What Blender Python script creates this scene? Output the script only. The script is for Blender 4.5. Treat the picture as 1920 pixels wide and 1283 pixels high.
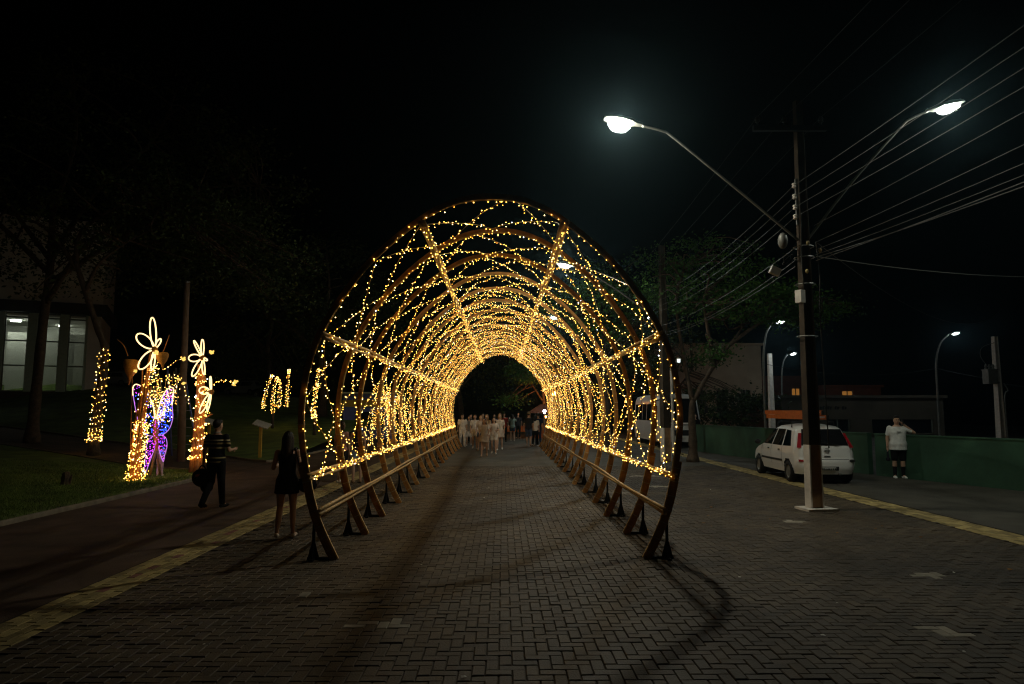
import bpy, bmesh, math, random
from mathutils import Vector, Matrix, noise
R = math.radians
random.seed(7)
sc = bpy.context.scene
for o in list(bpy.data.objects): bpy.data.objects.remove(o)
COL = sc.collection

# ---------------------------------------------------------------- camera
PITCH = math.atan((768-641.5)/1280.0); YAW = math.atan(17/1280.0); CAM = Vector((0.13, 0.0, 1.95))
cd = bpy.data.cameras.new('camera'); cam = bpy.data.objects.new('camera', cd); COL.objects.link(cam)
cd.sensor_width = 36.0; cd.lens = 24.0; cd.clip_end = 2000; cd.clip_start = 0.05
cam.location = CAM; cam.rotation_euler = (math.pi/2+PITCH, 0, -YAW)
sc.camera = cam
# ---------------------------------------------------------------- world, night
w = bpy.data.worlds.new('World'); sc.world = w; w.use_nodes = True
nt = w.node_tree; nt.nodes.clear()
sky = nt.nodes.new('ShaderNodeTexSky'); sky.sky_type = 'NISHITA'; sky.sun_disc = False
sky.sun_elevation = R(-8); sky.sun_rotation = R(200)
bg = nt.nodes.new('ShaderNodeBackground'); bg.inputs['Strength'].default_value = 0.05
wo = nt.nodes.new('ShaderNodeOutputWorld')
nt.links.new(sky.outputs[0], bg.inputs[0]); nt.links.new(bg.outputs[0], wo.inputs[0])
vs = sc.view_settings; vs.view_transform = 'Standard'; vs.look = 'None'; vs.exposure = 0.0; vs.gamma = 1.0; vs.use_curve_mapping = False
sc.cycles.max_bounces = 5; sc.cycles.diffuse_bounces = 2; sc.cycles.glossy_bounces = 3; sc.cycles.transmission_bounces = 4; sc.cycles.transparent_max_bounces = 8
sc.cycles.sample_clamp_indirect = 2.0; sc.cycles.use_denoising = True; sc.cycles.use_adaptive_sampling = True; sc.cycles.adaptive_threshold = 0.025; sc.cycles.use_light_tree = True
sc.cycles.filter_width = 1.2; sc.cycles.denoising_input_passes = 'RGB_ALBEDO_NORMAL'; sc.cycles.denoising_prefilter = 'NONE'; sc.cycles.caustics_reflective = False; sc.cycles.caustics_refractive = False
# strengths of the lamps and fairy lights
LAMP = 3500.0; BULB = 10.5; NEON = 2.3

# ---------------------------------------------------------------- helpers
def at(x, y, Y):
    """world point on the plane Y for a measured sight line"""
    a = (x-960)/1280.0; b = -(y-641.5)/1280.0
    f = Vector((math.sin(YAW)*math.cos(PITCH), math.cos(YAW)*math.cos(PITCH), math.sin(PITCH)))
    r = Vector((math.cos(YAW), -math.sin(YAW), 0)); u = r.cross(f)
    d = f+a*r+b*u
    return CAM+d*(Y/d.y)
class MB:
    def __init__(s): s.v = []; s.f = []; s.m = []
    def add(s, vs_, fs, mi=0):
        n = len(s.v); s.v += [tuple(p) for p in vs_]
        for q in fs: s.f.append(tuple(i+n for i in q)); s.m.append(mi)
    def box(s, c, d, rz=0, mi=0, rot=None):
        x, y, z = d[0]/2, d[1]/2, d[2]/2
        M = rot if rot else Matrix.Rotation(rz, 3, 'Z')
        P = [Vector(c)+M@Vector(p) for p in ((-x,-y,-z),(x,-y,-z),(x,y,-z),(-x,y,-z),(-x,-y,z),(x,-y,z),(x,y,z),(-x,y,z))]
        s.add(P, [(0,3,2,1),(4,5,6,7),(0,1,5,4),(1,2,6,5),(2,3,7,6),(3,0,4,7)], mi)
    def tube(s, path, r, n=6, mi=0, cap=True, closed=False):
        path = [Vector(p) for p in path]; L = len(path)
        rs = r if isinstance(r, (list, tuple)) else [r]*L
        ref = None; V = []
        for i, p in enumerate(path):
            if closed: t = path[(i+1)%L]-path[i-1]
            else: t = path[min(i+1, L-1)]-path[max(i-1, 0)]
            if t.length < 1e-9: t = Vector((0,0,1))
            t.normalize()
            if ref is None: ref = t.orthogonal().normalized()
            ref = ref-t*ref.dot(t)
            if ref.length < 1e-6: ref = t.orthogonal()
            ref.normalize(); b = t.cross(ref)
            V += [p+(ref*math.cos(2*math.pi*k/n)+b*math.sin(2*math.pi*k/n))*rs[i] for k in range(n)]
        F = []
        for i in range(L if closed else L-1):
            j = (i+1)%L
            for k in range(n): F.append((i*n+k, i*n+(k+1)%n, j*n+(k+1)%n, j*n+k))
        if cap and not closed: F += [tuple(range(n))[::-1], tuple(range((L-1)*n, L*n))]
        s.add(V, F, mi)
    def sweep(s, path, sect, up, mi=0):
        """rectangle/polygon section (a along side, b along up-ish normal) along a path"""
        path = [Vector(p) for p in path]; L = len(path); n = len(sect); V = []
        for i, p in enumerate(path):
            t = (path[min(i+1, L-1)]-path[max(i-1, 0)]).normalized()
            sd = Vector(up).normalized(); nn = t.cross(sd).normalized()
            V += [p+sd*a+nn*b for a, b in sect]
        F = [(i*n+k, i*n+(k+1)%n, (i+1)*n+(k+1)%n, (i+1)*n+k) for i in range(L-1) for k in range(n)]
        F += [tuple(range(n))[::-1], tuple(range((L-1)*n, L*n))]
        s.add(V, F, mi)
    def octa(s, c, r, mi=0):
        x, y, z = c
        s.add([(x+r,y,z),(x-r,y,z),(x,y+r,z),(x,y-r,z),(x,y,z+r),(x,y,z-r)],
              [(0,2,4),(2,1,4),(1,3,4),(3,0,4),(2,0,5),(1,2,5),(3,1,5),(0,3,5)], mi)
    def ell(s, c, d, n=10, m=7, mi=0, rot=None):
        V = [Vector((0,0,-1))]
        for i in range(1, m):
            a = math.pi*i/m
            V += [Vector((math.sin(a)*math.cos(2*math.pi*k/n), math.sin(a)*math.sin(2*math.pi*k/n), -math.cos(a))) for k in range(n)]
        V.append(Vector((0,0,1)))
        F = [(0, 1+(k+1)%n, 1+k) for k in range(n)]
        for i in range(m-2):
            for k in range(n): F.append((1+i*n+k, 1+i*n+(k+1)%n, 1+(i+1)*n+(k+1)%n, 1+(i+1)*n+k))
        e = len(V)-1; b = 1+(m-2)*n
        F += [(e, b+k, b+(k+1)%n) for k in range(n)]
        P = []
        for v in V:
            q = Vector((v.x*d[0], v.y*d[1], v.z*d[2]))
            if rot: q = rot@q
            P.append(q+Vector(c))
        s.add(P, F, mi)
    def lathe(s, c, prof, n=14, mi=0, cap=True):
        V = [(c[0]+r*math.cos(2*math.pi*k/n), c[1]+r*math.sin(2*math.pi*k/n), c[2]+z) for r, z in prof for k in range(n)]
        L = len(prof)
        F = [(i*n+k, i*n+(k+1)%n, (i+1)*n+(k+1)%n, (i+1)*n+k) for i in range(L-1) for k in range(n)]
        if cap: F += [tuple(range(n))[::-1], tuple(range((L-1)*n, L*n))]
        s.add(V, F, mi)
    def build(s, name, mats, parent=None, smooth=False):
        me = bpy.data.meshes.new(name); me.from_pydata(s.v, [], s.f)
        mats = mats if isinstance(mats, (list, tuple)) else [mats]
        for m in mats: me.materials.append(m)
        if len(mats) > 1: me.polygons.foreach_set('material_index', s.m)
        if smooth: me.polygons.foreach_set('use_smooth', [True]*len(me.polygons))
        me.update()
        return link(name, me, parent)
def link(name, me, parent=None):
    o = bpy.data.objects.new(name, me); COL.objects.link(o)
    if parent is not None:
        o.parent = parent
        o.matrix_parent_inverse = PINV.get(parent.name, Matrix.Identity(4))
    return o
PINV = {}
def tag(o, label, cat, group=None, kind=None):
    o['label'] = label; o['category'] = cat
    if group: o['group'] = group
    if kind: o['kind'] = kind
    return o
def thing(name, label, cat, loc=(0,0,0), rz=0, group=None, world=True):
    """Empty at a thing's base; parts given in world coordinates (world=True) or local ones"""
    o = bpy.data.objects.new(name, None); COL.objects.link(o); o.empty_display_size = 0.1
    o.location = loc; o.rotation_euler = (0, 0, rz)
    if world: PINV[o.name] = (Matrix.Translation(Vector(loc))@Matrix.Rotation(rz, 4, 'Z')).inverted()
    return tag(o, label, cat, group)
def struct(o): o['kind'] = 'structure'; return o
def stuff(o): o['kind'] = 'stuff'; return o

# ---------------------------------------------------------------- materials
def mat(name, col, rough=0.7, var=0.25, scale=6.0, metal=0.0, bump=0.0, bscale=None, spec=0.3, emit=None, es=1.0, coat=0.0, island=0.0, stain=0.0):
    m = bpy.data.materials.new(name); m.use_nodes = True; n = m.node_tree; b = n.nodes['Principled BSDF']
    b.inputs['Roughness'].default_value = rough; b.inputs['Metallic'].default_value = metal
    b.inputs['Specular IOR Level'].default_value = spec; b.inputs['Coat Weight'].default_value = coat
    tc = n.nodes.new('ShaderNodeTexCoord'); geo = n.nodes.new('ShaderNodeNewGeometry')
    src = geo.outputs['Position']
    if var > 0 or island > 0:
        no = n.nodes.new('ShaderNodeTexNoise'); no.inputs['Scale'].default_value = scale; no.inputs['Detail'].default_value = 5
        n.links.new(src, no.inputs['Vector'])
        fac = no.outputs['Fac']
        if island > 0:
            oi = n.nodes.new('ShaderNodeObjectInfo')
            ad = n.nodes.new('ShaderNodeMath'); ad.operation = 'ADD'
            n.links.new(geo.outputs['Random Per Island'], ad.inputs[0]); n.links.new(oi.outputs['Random'], ad.inputs[1])
            fr = n.nodes.new('ShaderNodeMath'); fr.operation = 'FRACT'; n.links.new(ad.outputs[0], fr.inputs[0])
            mx = n.nodes.new('ShaderNodeMix'); mx.inputs[0].default_value = island
            n.links.new(fac, mx.inputs[2]); n.links.new(fr.outputs[0], mx.inputs[3]); fac = mx.outputs[0]
        rp = n.nodes.new('ShaderNodeValToRGB'); e = rp.color_ramp.elements
        lo = [c*(1-var) for c in col]; hi = [min(1, c*(1+var)) for c in col]
        e[0].position = 0.28; e[0].color = (*lo, 1); e[1].position = 0.75; e[1].color = (*hi, 1)
        n.links.new(fac, rp.inputs[0]); oc = rp.outputs[0]
        if stain > 0:      # broad uneven wear and spills
            n2 = n.nodes.new('ShaderNodeTexNoise'); n2.inputs['Scale'].default_value = 0.42; n2.inputs['Detail'].default_value = 7; n2.inputs['Roughness'].default_value = 0.62; n2.inputs['Distortion'].default_value = 0.6
            n.links.new(src, n2.inputs['Vector'])
            r2 = n.nodes.new('ShaderNodeValToRGB'); q = r2.color_ramp.elements; q[0].position = 0.34; q[0].color = (1-stain,)*3+(1,); q[1].position = 0.66; q[1].color = (1+stain*0.35,)*3+(1,)
            n.links.new(n2.outputs['Fac'], r2.inputs[0])
            mm = n.nodes.new('ShaderNodeMix'); mm.data_type = 'RGBA'; mm.blend_type = 'MULTIPLY'; mm.inputs[0].default_value = 1.0
            n.links.new(oc, mm.inputs[6]); n.links.new(r2.outputs[0], mm.inputs[7]); oc = mm.outputs[2]
        n.links.new(oc, b.inputs['Base Color'])
    else: b.inputs['Base Color'].default_value = (*col, 1)
    if bump > 0:
        nb = n.nodes.new('ShaderNodeTexNoise'); nb.inputs['Scale'].default_value = bscale or scale*6; nb.inputs['Detail'].default_value = 6
        n.links.new(src, nb.inputs['Vector'])
        bp = n.nodes.new('ShaderNodeBump'); bp.inputs['Strength'].default_value = bump; bp.inputs['Distance'].default_value = 0.02
        n.links.new(nb.outputs['Fac'], bp.inputs['Height']); n.links.new(bp.outputs[0], b.inputs['Normal'])
    if emit: b.inputs['Emission Color'].default_value = (*emit, 1); b.inputs['Emission Strength'].default_value = es
    return m
def emis(name, col, s, sample='AUTO'):
    m = bpy.data.materials.new(name); m.use_nodes = True; n = m.node_tree; n.nodes.clear()
    e = n.nodes.new('ShaderNodeEmission'); e.inputs[0].default_value = (*col, 1); e.inputs[1].default_value = s
    o = n.nodes.new('ShaderNodeOutputMaterial'); n.links.new(e.outputs[0], o.inputs[0])
    m.cycles.emission_sampling = sample
    return m
def glassmat(name, tint=(0.9,0.95,0.95), refl=0.12, dark=0.0):
    m = bpy.data.materials.new(name); m.use_nodes = True; n = m.node_tree; n.nodes.clear()
    t = n.nodes.new('ShaderNodeBsdfTransparent'); t.inputs[0].default_value = (*[c*(1-dark) for c in tint], 1)
    g = n.nodes.new('ShaderNodeBsdfGlossy'); g.inputs['Roughness'].default_value = 0.03
    fr = n.nodes.new('ShaderNodeFresnel'); fr.inputs[0].default_value = 1.5
    ad = n.nodes.new('ShaderNodeMath'); ad.operation = 'ADD'; ad.inputs[1].default_value = refl; n.links.new(fr.outputs[0], ad.inputs[0])
    mx = n.nodes.new('ShaderNodeMixShader'); n.links.new(ad.outputs[0], mx.inputs[0]); n.links.new(t.outputs[0], mx.inputs[1]); n.links.new(g.outputs[0], mx.inputs[2])
    o = n.nodes.new('ShaderNodeOutputMaterial'); n.links.new(mx.outputs[0], o.inputs[0])
    return m
M = dict(
    ground=mat('earth', (0.03,0.03,0.025), 0.9, 0.4, 0.5),
    road=mat('road_surface', (0.085,0.078,0.062), 0.75, 0.3, 1.3, bump=0.4, bscale=40, stain=0.35),
    joint=mat('joint_sand', (0.046,0.034,0.021), 0.95, 0.4, 8),
    paver=mat('concrete_paver', (0.083,0.061,0.037), 0.66, 0.34, 2.2, bump=0.25, bscale=60, island=0.3, stain=0.5),
    paverlight=mat('pale_repair_paver', (0.30,0.27,0.21), 0.8, 0.25, 9, island=0.4),
    yellow=mat('yellow_paver', (0.37,0.285,0.115), 0.8, 0.42, 5, bump=0.3, bscale=70, island=0.45, stain=0.35),
    redworn=mat('worn_red_paver', (0.20,0.085,0.065), 0.8, 0.3, 5, island=0.45),
    redpath=mat('red_path', (0.092,0.056,0.037), 0.85, 0.35, 1.6, bump=0.3, bscale=50, stain=0.4),
    kerb=mat('kerb_concrete', (0.21,0.18,0.13), 0.85, 0.4, 4, bump=0.3),
    soil=mat('lawn_soil', (0.10,0.15,0.03), 0.95, 0.45, 1.1, bump=0.5, bscale=20),
    grass=mat('grass_blade', (0.12,0.18,0.035), 0.7, 0.45, 1.5, spec=0.15),
    bamboo=mat('brown_wood', (0.50,0.235,0.065), 0.5, 0.4, 7, bump=0.3, bscale=60),
    bamboo2=mat('pale_bamboo', (0.58,0.38,0.15), 0.45, 0.35, 9, bump=0.2),
    band=mat('binding_tape', (0.55,0.46,0.30), 0.4, 0.2, 20),
    black=mat('black_metal', (0.012,0.012,0.012), 0.55, 0.3, 10, metal=0.2),
    wire=mat('clear_cable', (0.55,0.40,0.14), 0.35, 0.0),
    cable=mat('black_cable', (0.022,0.021,0.016), 0.5, 0.2),
    steel=mat('galvanised_steel', (0.22,0.22,0.20), 0.5, 0.2, 8, metal=0.5),
    concrete=mat('pole_concrete', (0.055,0.04,0.026), 0.85, 0.4, 3, bump=0.3, bscale=30),
    whitewash=mat('whitewash', (0.72,0.67,0.60), 0.8, 0.16, 7, bump=0.2),
    recessbrown=mat('brown_recess', (0.36,0.22,0.12), 0.85, 0.4, 5, bump=0.2),
    bark=mat('bark', (0.085,0.06,0.04), 0.9, 0.45, 7, bump=0.8, bscale=22),
    leaf=mat('leaf', (0.045,0.115,0.017), 0.6, 0.5, 0.8, spec=0.2),
    leafdark=mat('dark_leaf', (0.042,0.062,0.017), 0.65, 0.5, 0.7, spec=0.15),
    wallgreen=mat('green_paint', (0.042,0.105,0.060), 0.75, 0.35, 0.9, bump=0.15, bscale=14, stain=0.4),
    cream=mat('cream_render', (0.36,0.29,0.20), 0.85, 0.2, 0.7),
    dimrender=mat('grey_render', (0.085,0.07,0.05), 0.85, 0.25, 0.7),
    white=mat('white_render', (0.66,0.60,0.52), 0.85, 0.12, 0.8),
    offwhite=mat('interior_wall', (0.62,0.62,0.55), 0.85, 0.08, 0.5),
    brown=mat('brown_fascia', (0.05,0.038,0.026), 0.8, 0.2, 2),
    frame=mat('window_frame', (0.14,0.15,0.12), 0.5, 0.1),
    palegreen=mat('pale_green_paint', (0.36,0.43,0.33), 0.6, 0.1),
    darkwin=mat('dark_glass', (0.01,0.011,0.013), 0.08, 0.0, spec=0.5),
    glass=glassmat('window_glass', refl=0.05),
    carglass=glassmat('tinted_car_glass', (0.10,0.11,0.11), 0.03),
    carwhite=mat('white_car_paint', (0.82,0.81,0.78), 0.28, 0.05, 1.5, coat=0.6, spec=0.5),
    carsilver=mat('silver_car_paint', (0.40,0.42,0.44), 0.3, 0.05, coat=0.6, metal=0.3),
    cardark=mat('dark_car_paint', (0.012,0.02,0.017), 0.25, 0.1, coat=0.6),
    trim=mat('black_trim', (0.018,0.018,0.018), 0.6, 0.2),
    tyre=mat('tyre_rubber', (0.016,0.016,0.016), 0.85, 0.3, 20),
    redlens=mat('red_lens', (0.36,0.012,0.02), 0.15, 0.1, coat=0.5),
    plate=mat('number_plate', (0.62,0.62,0.58), 0.5, 0.1),
    chrome=mat('chrome', (0.55,0.55,0.55), 0.2, 0.0, metal=1.0),
    orange=mat('orange_fibreglass', (0.48,0.11,0.015), 0.5, 0.2, 9),
    alu=mat('aluminium', (0.7,0.7,0.7), 0.3, 0.05, metal=0.7),
    straw=mat('woven_straw', (0.55,0.25,0.04), 0.8, 0.4, 40, bump=0.6, bscale=90),
    stem=mat('painted_stem', (0.50,0.20,0.05), 0.7, 0.35, 8, bump=0.4),
    timber=mat('weathered_timber', (0.24,0.155,0.10), 0.8, 0.3, 4, bump=0.4, bscale=40),
    bluepaint=mat('blue_paint', (0.13,0.17,0.45), 0.4, 0.15),
    yellowpaint=mat('yellow_paint', (0.52,0.33,0.05), 0.5, 0.15),
    signface=mat('sign_face', (0.5,0.47,0.40), 0.4, 0.15, 12),
    litter=mat('paper_litter', (0.75,0.72,0.66), 0.8, 0.1),
    deadleaf=mat('dead_leaf', (0.22,0.11,0.03), 0.8, 0.4, 20),
    rust=mat('rusty_brick', (0.16,0.05,0.025), 0.9, 0.3, 2),
)
BULBS = [emis('warm_bulb', (1.0,0.54,0.10), BULB), emis('gold_bulb', (1.0,0.43,0.045), BULB*0.75), emis('pale_bulb', (1.0,0.68,0.24), BULB*1.2), emis('cold_bulb', (0.75,0.85,1.0), BULB*1.0)]
def bulbmi():
    r = random.random()
    return 0 if r < 0.58 else 1 if r < 0.82 else 2 if r < 0.985 else 3
# ================================================================ setting
def interp(x, pts):
    if x <= pts[0][0]: return pts[0][1]
    for (a, b), (c, d) in zip(pts, pts[1:]):
        if x <= c: return b+(d-b)*(x-a)/(c-a)
    return pts[-1][1]
KERB_FAR = [(-60,58),(-28,38),(-18.2,33),(-11.25,28.35),(-9.4,26.3),(-8.55,25.6),(-8.3,27.0)]   # far edge of the branching path
def far_edge(X): return interp(X, KERB_FAR)
def base_h(X): return interp(X, [(-60,3.4),(-28,1.09),(-18.2,0.36),(-11.25,0.03),(-9.5,0.0)])
def hgt(X, Y):
    h = base_h(X)
    if X < -8.3:
        t = Y-far_edge(X)
        if t > 0:
            sl = interp(X, [(-32,0.24),(-24,0.20),(-16,0.085),(-9,0.06)])
            h += min(t*sl, interp(X, [(-30,2.35),(-20,2.4),(-9,2.0)]))
    return h
g = MB(); S = 900
g.add([(-S,-S,-0.06),(S,-S,-0.06),(S,S,-0.06),(-S,S,-0.06)], [(0,1,2,3)])
struct(g.build('ground', M['ground']))
# paved promenade: sand bed sheet carrying the pavers, road beyond as material
g = MB(); g.add([(-4.5,-4,-0.012),(8.3,-4,-0.012),(8.3,24,-0.012),(-4.5,24,-0.012)], [(0,1,2,3)])
plaza = struct(g.build('paved_plaza', M['joint']))
g = MB(); g.add([(-4.5,24,-0.004),(8.3,24,-0.004),(8.3,120,-0.004),(-4.5,120,-0.004)], [(0,1,2,3)])
struct(g.build('far_promenade', M['road']))
g = MB(); g.add([(8.3,-4,-0.004),(60,-4,-0.004),(60,120,-0.004),(8.3,120,-0.004)], [(0,1,2,3)])
struct(g.build('parking_road', M['road']))
def paver_mesh(name, a, b, m):
    h = 0.0; e = 0.006; a /= 2; b /= 2; bm = MB()
    bm.add([(-a,-b,-0.03),(a,-b,-0.03),(a,b,-0.03),(-a,b,-0.03),(-a,-b,-e),(a,-b,-e),(a,b,-e),(-a,b,-e),(-a+e,-b+e,h),(a-e,-b+e,h),(a-e,b-e,h),(-a+e,b-e,h)],
           [(0,1,5,4),(1,2,6,5),(2,3,7,6),(3,0,4,7),(4,5,9,8),(5,6,10,9),(6,7,11,10),(7,4,8,11),(8,9,10,11)])
    me = bpy.data.meshes.new(name); me.from_pydata(bm.v, [], bm.f); me.materials.append(m); me.update()
    return me, bm
U = 0.101
pv_me, pv = paver_mesh('paver', 2*U-0.0065, U-0.0065, M['paver'])
pl_me, _ = paver_mesh('pale_paver', 2*U-0.0065, U-0.0065, M['paverlight'])
spots = []
for j in range(int(3.6/U), int(24/U)):
    i0 = int(-3.95/U)
    for i in range(i0, int(7.7/U)):
        for kind in (0, 1):
            if kind == 0 and (i-j) % 4 == 0: x, y, rz = (i+1)*U, (j+0.5)*U, 0
            elif kind == 1 and (i-j) % 4 == 3: x, y, rz = (i+0.5)*U, (j+1)*U, math.pi/2
            else: continue
            if x < -3.9 or x > 7.62 or abs(x) > 2.2+y*0.86: continue
            spots.append((x, y, rz))
PATCH = [(-1.0,6.5,0.26,0.11),(5.2,8.3,0.16,0.12),(4.0,6.25,0.14,0.14),(5.25,12.15,0.2,0.1),(-1.95,7.5,0.06,0.06),(2.9,16.3,0.25,0.12),(4.2,17.6,0.3,0.15),(4.3,20.4,0.35,0.2)]
def pale(x, y): return any(abs(x-a)+0.4*(y-b) < c and abs(y-b) < d for a, b, c, d in PATCH)
near = sorted(spots, key=lambda s: (s[1]-0)**2+1.5*(s[0]-0.13)**2 if abs(s[0]-0.13) < s[1]*0.80 and s[1] > 4.75 else 1e6)
near_set = set(near[:300])
field = MB(); field_p = MB()
for s in spots:
    x, y, rz = s; dz = random.gauss(0, 0.0022); tx, ty = random.gauss(0, 0.008), random.gauss(0, 0.008)
    if s in near_set:
        o = bpy.data.objects.new('paver', pl_me if pale(x, y) else pv_me); COL.objects.link(o); o.parent = plaza
        o.location = (x, y, dz); o.rotation_euler = (tx, ty, rz+random.gauss(0, 0.006))
    else:
        T = Matrix.Translation((x, y, dz))@Matrix.Rotation(rz+random.gauss(0, 0.006), 4, 'Z')@Matrix.Rotation(tx, 4, 'X')@Matrix.Rotation(ty, 4, 'Y')
        (field_p if pale(x, y) else field).add([T@Vector(v) for v in pv.v], pv.f)
stuff(field.build('paver_field', M['paver'], plaza)); stuff(field_p.build('repair_pavers', M['paverlight'], plaza))
# the two yellow strips, rows of long pavers
def strip(name, x0, x1, ya, yb, nobj):
    g = MB(); g.add([(x0-0.03,-4,-0.008),(x1+0.03,-4,-0.008),(x1+0.03,120,-0.008),(x0-0.03,120,-0.008)], [(0,1,2,3)])
    st = struct(g.build(name, M['joint']))
    n = 5; wd = (x1-x0)/n; L = 0.21
    me, b = paver_mesh('strip_paver', L-0.007, wd-0.006, M['yellow']); mer, _ = paver_mesh('worn_paver', L-0.007, wd-0.006, M['redworn'])
    fld = MB(); fr = MB(); c = 0; far = MB()
    j = 0; y = ya
    while y < yb:
        for i in range(n):
            x = x0+(i+0.5)*wd; yy = y+(L/2 if i % 2 else 0); red = x0 < 0 and ((8.35 < yy < 9.6 and i > 1 and random.random() < 0.3) or random.random() < 0.01)
            dz = random.gauss(0.002, 0.002)
            if c < nobj:
                o = bpy.data.objects.new('strip_paver', mer if red else me); COL.objects.link(o); o.parent = st
                o.location = (x+random.gauss(0, 0.004), yy, dz); o.rotation_euler = (random.gauss(0, .008), random.gauss(0, .008), math.pi/2+random.gauss(0, .008)); c += 1
            else:
                T = Matrix.Translation((x+random.gauss(0, 0.004), yy, dz))@Matrix.Rotation(math.pi/2+random.gauss(0, .008), 4, 'Z')
                (fr if red else fld).add([T@Vector(v) for v in b.v], b.f)
        y += L
    stuff(fld.build('strip_field', M['yellow'], st))
    if fr.v: stuff(fr.build('worn_field', M['redworn'], st))
strip('yellow_strip_pavement', -4.47, -3.95, 5.2, 60, 200)
strip('yellow_kerb_pavement', 7.66, 8.22, 8.5, 60, 150)
# red side path and its branch
g = MB(); g.add([(-8.3,-4,-0.002),(-4.49,-4,-0.002),(-4.49,120,-0.002),(-8.3,120,-0.002)], [(0,1,2,3)])
struct(g.build('red_path', M['redpath']))
# lawns: near one with rounded corner, far one beyond the branch
NEAR_EDGE = lambda X: interp(X, [(-60,46),(-28,31.8),(-18,27.0),(-12,22.9),(-9.6,21.8),(-8.8,21.0),(-8.34,20.0)])
def sheet(name, m, xs, y0f, y1f, n, dz):
    g = MB(); V = []
    for X in xs:
        a, b = y0f(X), y1f(X)
        for k in range(n+1):
            Y = a+(b-a)*(k/n); V.append((X, Y, hgt(X, Y)+dz))
    F = [(i*(n+1)+k, (i+1)*(n+1)+k, (i+1)*(n+1)+k+1, i*(n+1)+k+1) for i in range(len(xs)-1) for k in range(n)]
    g.add(V, F); return struct(g.build(name, m, smooth=True))
XS = [-70,-60,-50,-44,-40,-36,-32,-30,-28,-26,-24,-22,-20,-18.2,-16.5,-15,-13.5,-12,-11.25,-10.4,-9.6,-9.0,-8.6,-8.34]
sheet('near_lawn', M['soil'], XS, lambda X: -4, NEAR_EDGE, 20, 0.05)
sheet('branch_path', M['redpath'], XS, NEAR_EDGE, far_edge, 6, 0.004)
sheet('far_lawn', M['soil'], XS, far_edge, lambda X: 125, 60, 0.03)
g = MB()
def kerbline(pts, w=0.08, h=0.065):
    g.sweep([(x, y, hgt(x, y)+0.02) for x, y in pts], [(-0.06,-w/2),(h-0.02,-w/2),(h,-w/2+0.02),(h,w/2-0.02),(h-0.02,w/2),(-0.06,w/2)], (0,0,1))
kerbline([(-8.32,-4+0.75*k) for k in range(32)]+[(-8.36,20.2),(-8.6,20.8),(-9.0,21.3),(-9.6,21.85),(-12,22.95),(-15,25),(-18,27.05),(-23,29.4),(-28,31.8)])
nk = struct(g.build('near_lawn_kerb', M['kerb']))
g = MB(); kerbline([(-8.3,60),(-8.3,40),(-8.3,30),(-8.3,27.0),(-8.4,26),(-8.6,25.7),(-9.4,26.3),(-11.25,28.35),(-14,30.1),(-18.2,33),(-22,35),(-28,38),(-36,43)])
struct(g.build('far_lawn_kerb', M['kerb']))
g = MB()
for k in range(52000):
    Y = random.uniform(9, 23); X = -8.42-abs(random.gauss(0, 3.6))-random.random()*0.5
    if Y > NEAR_EDGE(X)-0.1 or X < -19: continue
    if (X+9.6)**2/0.5+(Y-20.2)**2/1.2 < 1 and random.random() < 0.8: continue
    z = hgt(X, Y)+0.045; a = random.random()*6.28; h = random.uniform(0.03, 0.075); wd = 0.006+0.004*random.random()
    dx, dy = math.cos(a)*wd, math.sin(a)*wd
    g.add([(X-dx,Y-dy,z),(X+dx,Y+dy,z),(X+random.gauss(0,.03),Y+random.gauss(0,.03),z+h)], [(0,1,2)])
tag(g.build('lawn_grass', M['grass']), 'short dark green grass of the near lawn beside the red path', 'grass', kind='stuff')

# ================================================================ light tunnel
PROF = [(2.03,0),(2.20,0.33),(2.33,0.66),(2.43,1.06),(2.51,1.5),(2.535,1.95),(2.47,2.5),(2.32,2.97),(2.02,3.5),(1.6,4.03),(1.02,4.53),(0.52,4.80),(0,4.88)]
HALF = [(-x, z) for x, z in PROF]+[(x, z) for x, z in PROF[::-1][1:]]
def cr(p, n=6):
    out = []
    for i in range(len(p)-1):
        a, b, c, d = [Vector((q[0], q[1], 0)) for q in (p[max(i-1, 0)], p[i], p[i+1], p[min(i+2, len(p)-1)])]
        for k in range(n):
            t = k/n
            out.append(0.5*((2*b)+(c-a)*t+(2*a-5*b+4*c-d)*t*t+(3*b-a-3*c+d)*t*t*t))
    out.append(Vector((p[-1][0], p[-1][1], 0)))
    return out
CUR = cr(HALF); ARC = [0.0]
for a, b in zip(CUR, CUR[1:]): ARC.append(ARC[-1]+(b-a).length)
LEN = ARC[-1]
def on(s, off=0.0):
    """(x, z) on the arch at arc length s, pushed outward by off"""
    s = max(0.0, min(LEN-1e-6, s)); i = 0; lo, hi = 0, len(ARC)-1
    while hi-lo > 1:
        md = (lo+hi)//2
        if ARC[md] <= s: lo = md
        else: hi = md
    t = (s-ARC[lo])/(ARC[hi]-ARC[lo]); p = CUR[lo].lerp(CUR[hi], t); d = (CUR[hi]-CUR[lo]).normalized()
    return p.x-d.y*off, p.y+d.x*off
def s_at(z, side):
    best = min(range(len(CUR)), key=lambda i: abs(CUR[i].y-z)+(0 if CUR[i].x*side > 0 else 99)); return ARC[best]
Y0, BAY, NA = 9.17, 1.79, 16
tun = thing('light_tunnel', 'long walk-through tunnel of brown arches hung with golden fairy lights', 'light tunnel', (0, Y0, 0))
OFFX = [random.gauss(0, 0.02) for _ in range(NA)]
SR = [s_at(1.08, -1), s_at(1.08, 1)]; SP = [s_at(2.95, -1), s_at(4.55, -1), s_at(4.55, 1), s_at(2.95, 1)]
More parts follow.
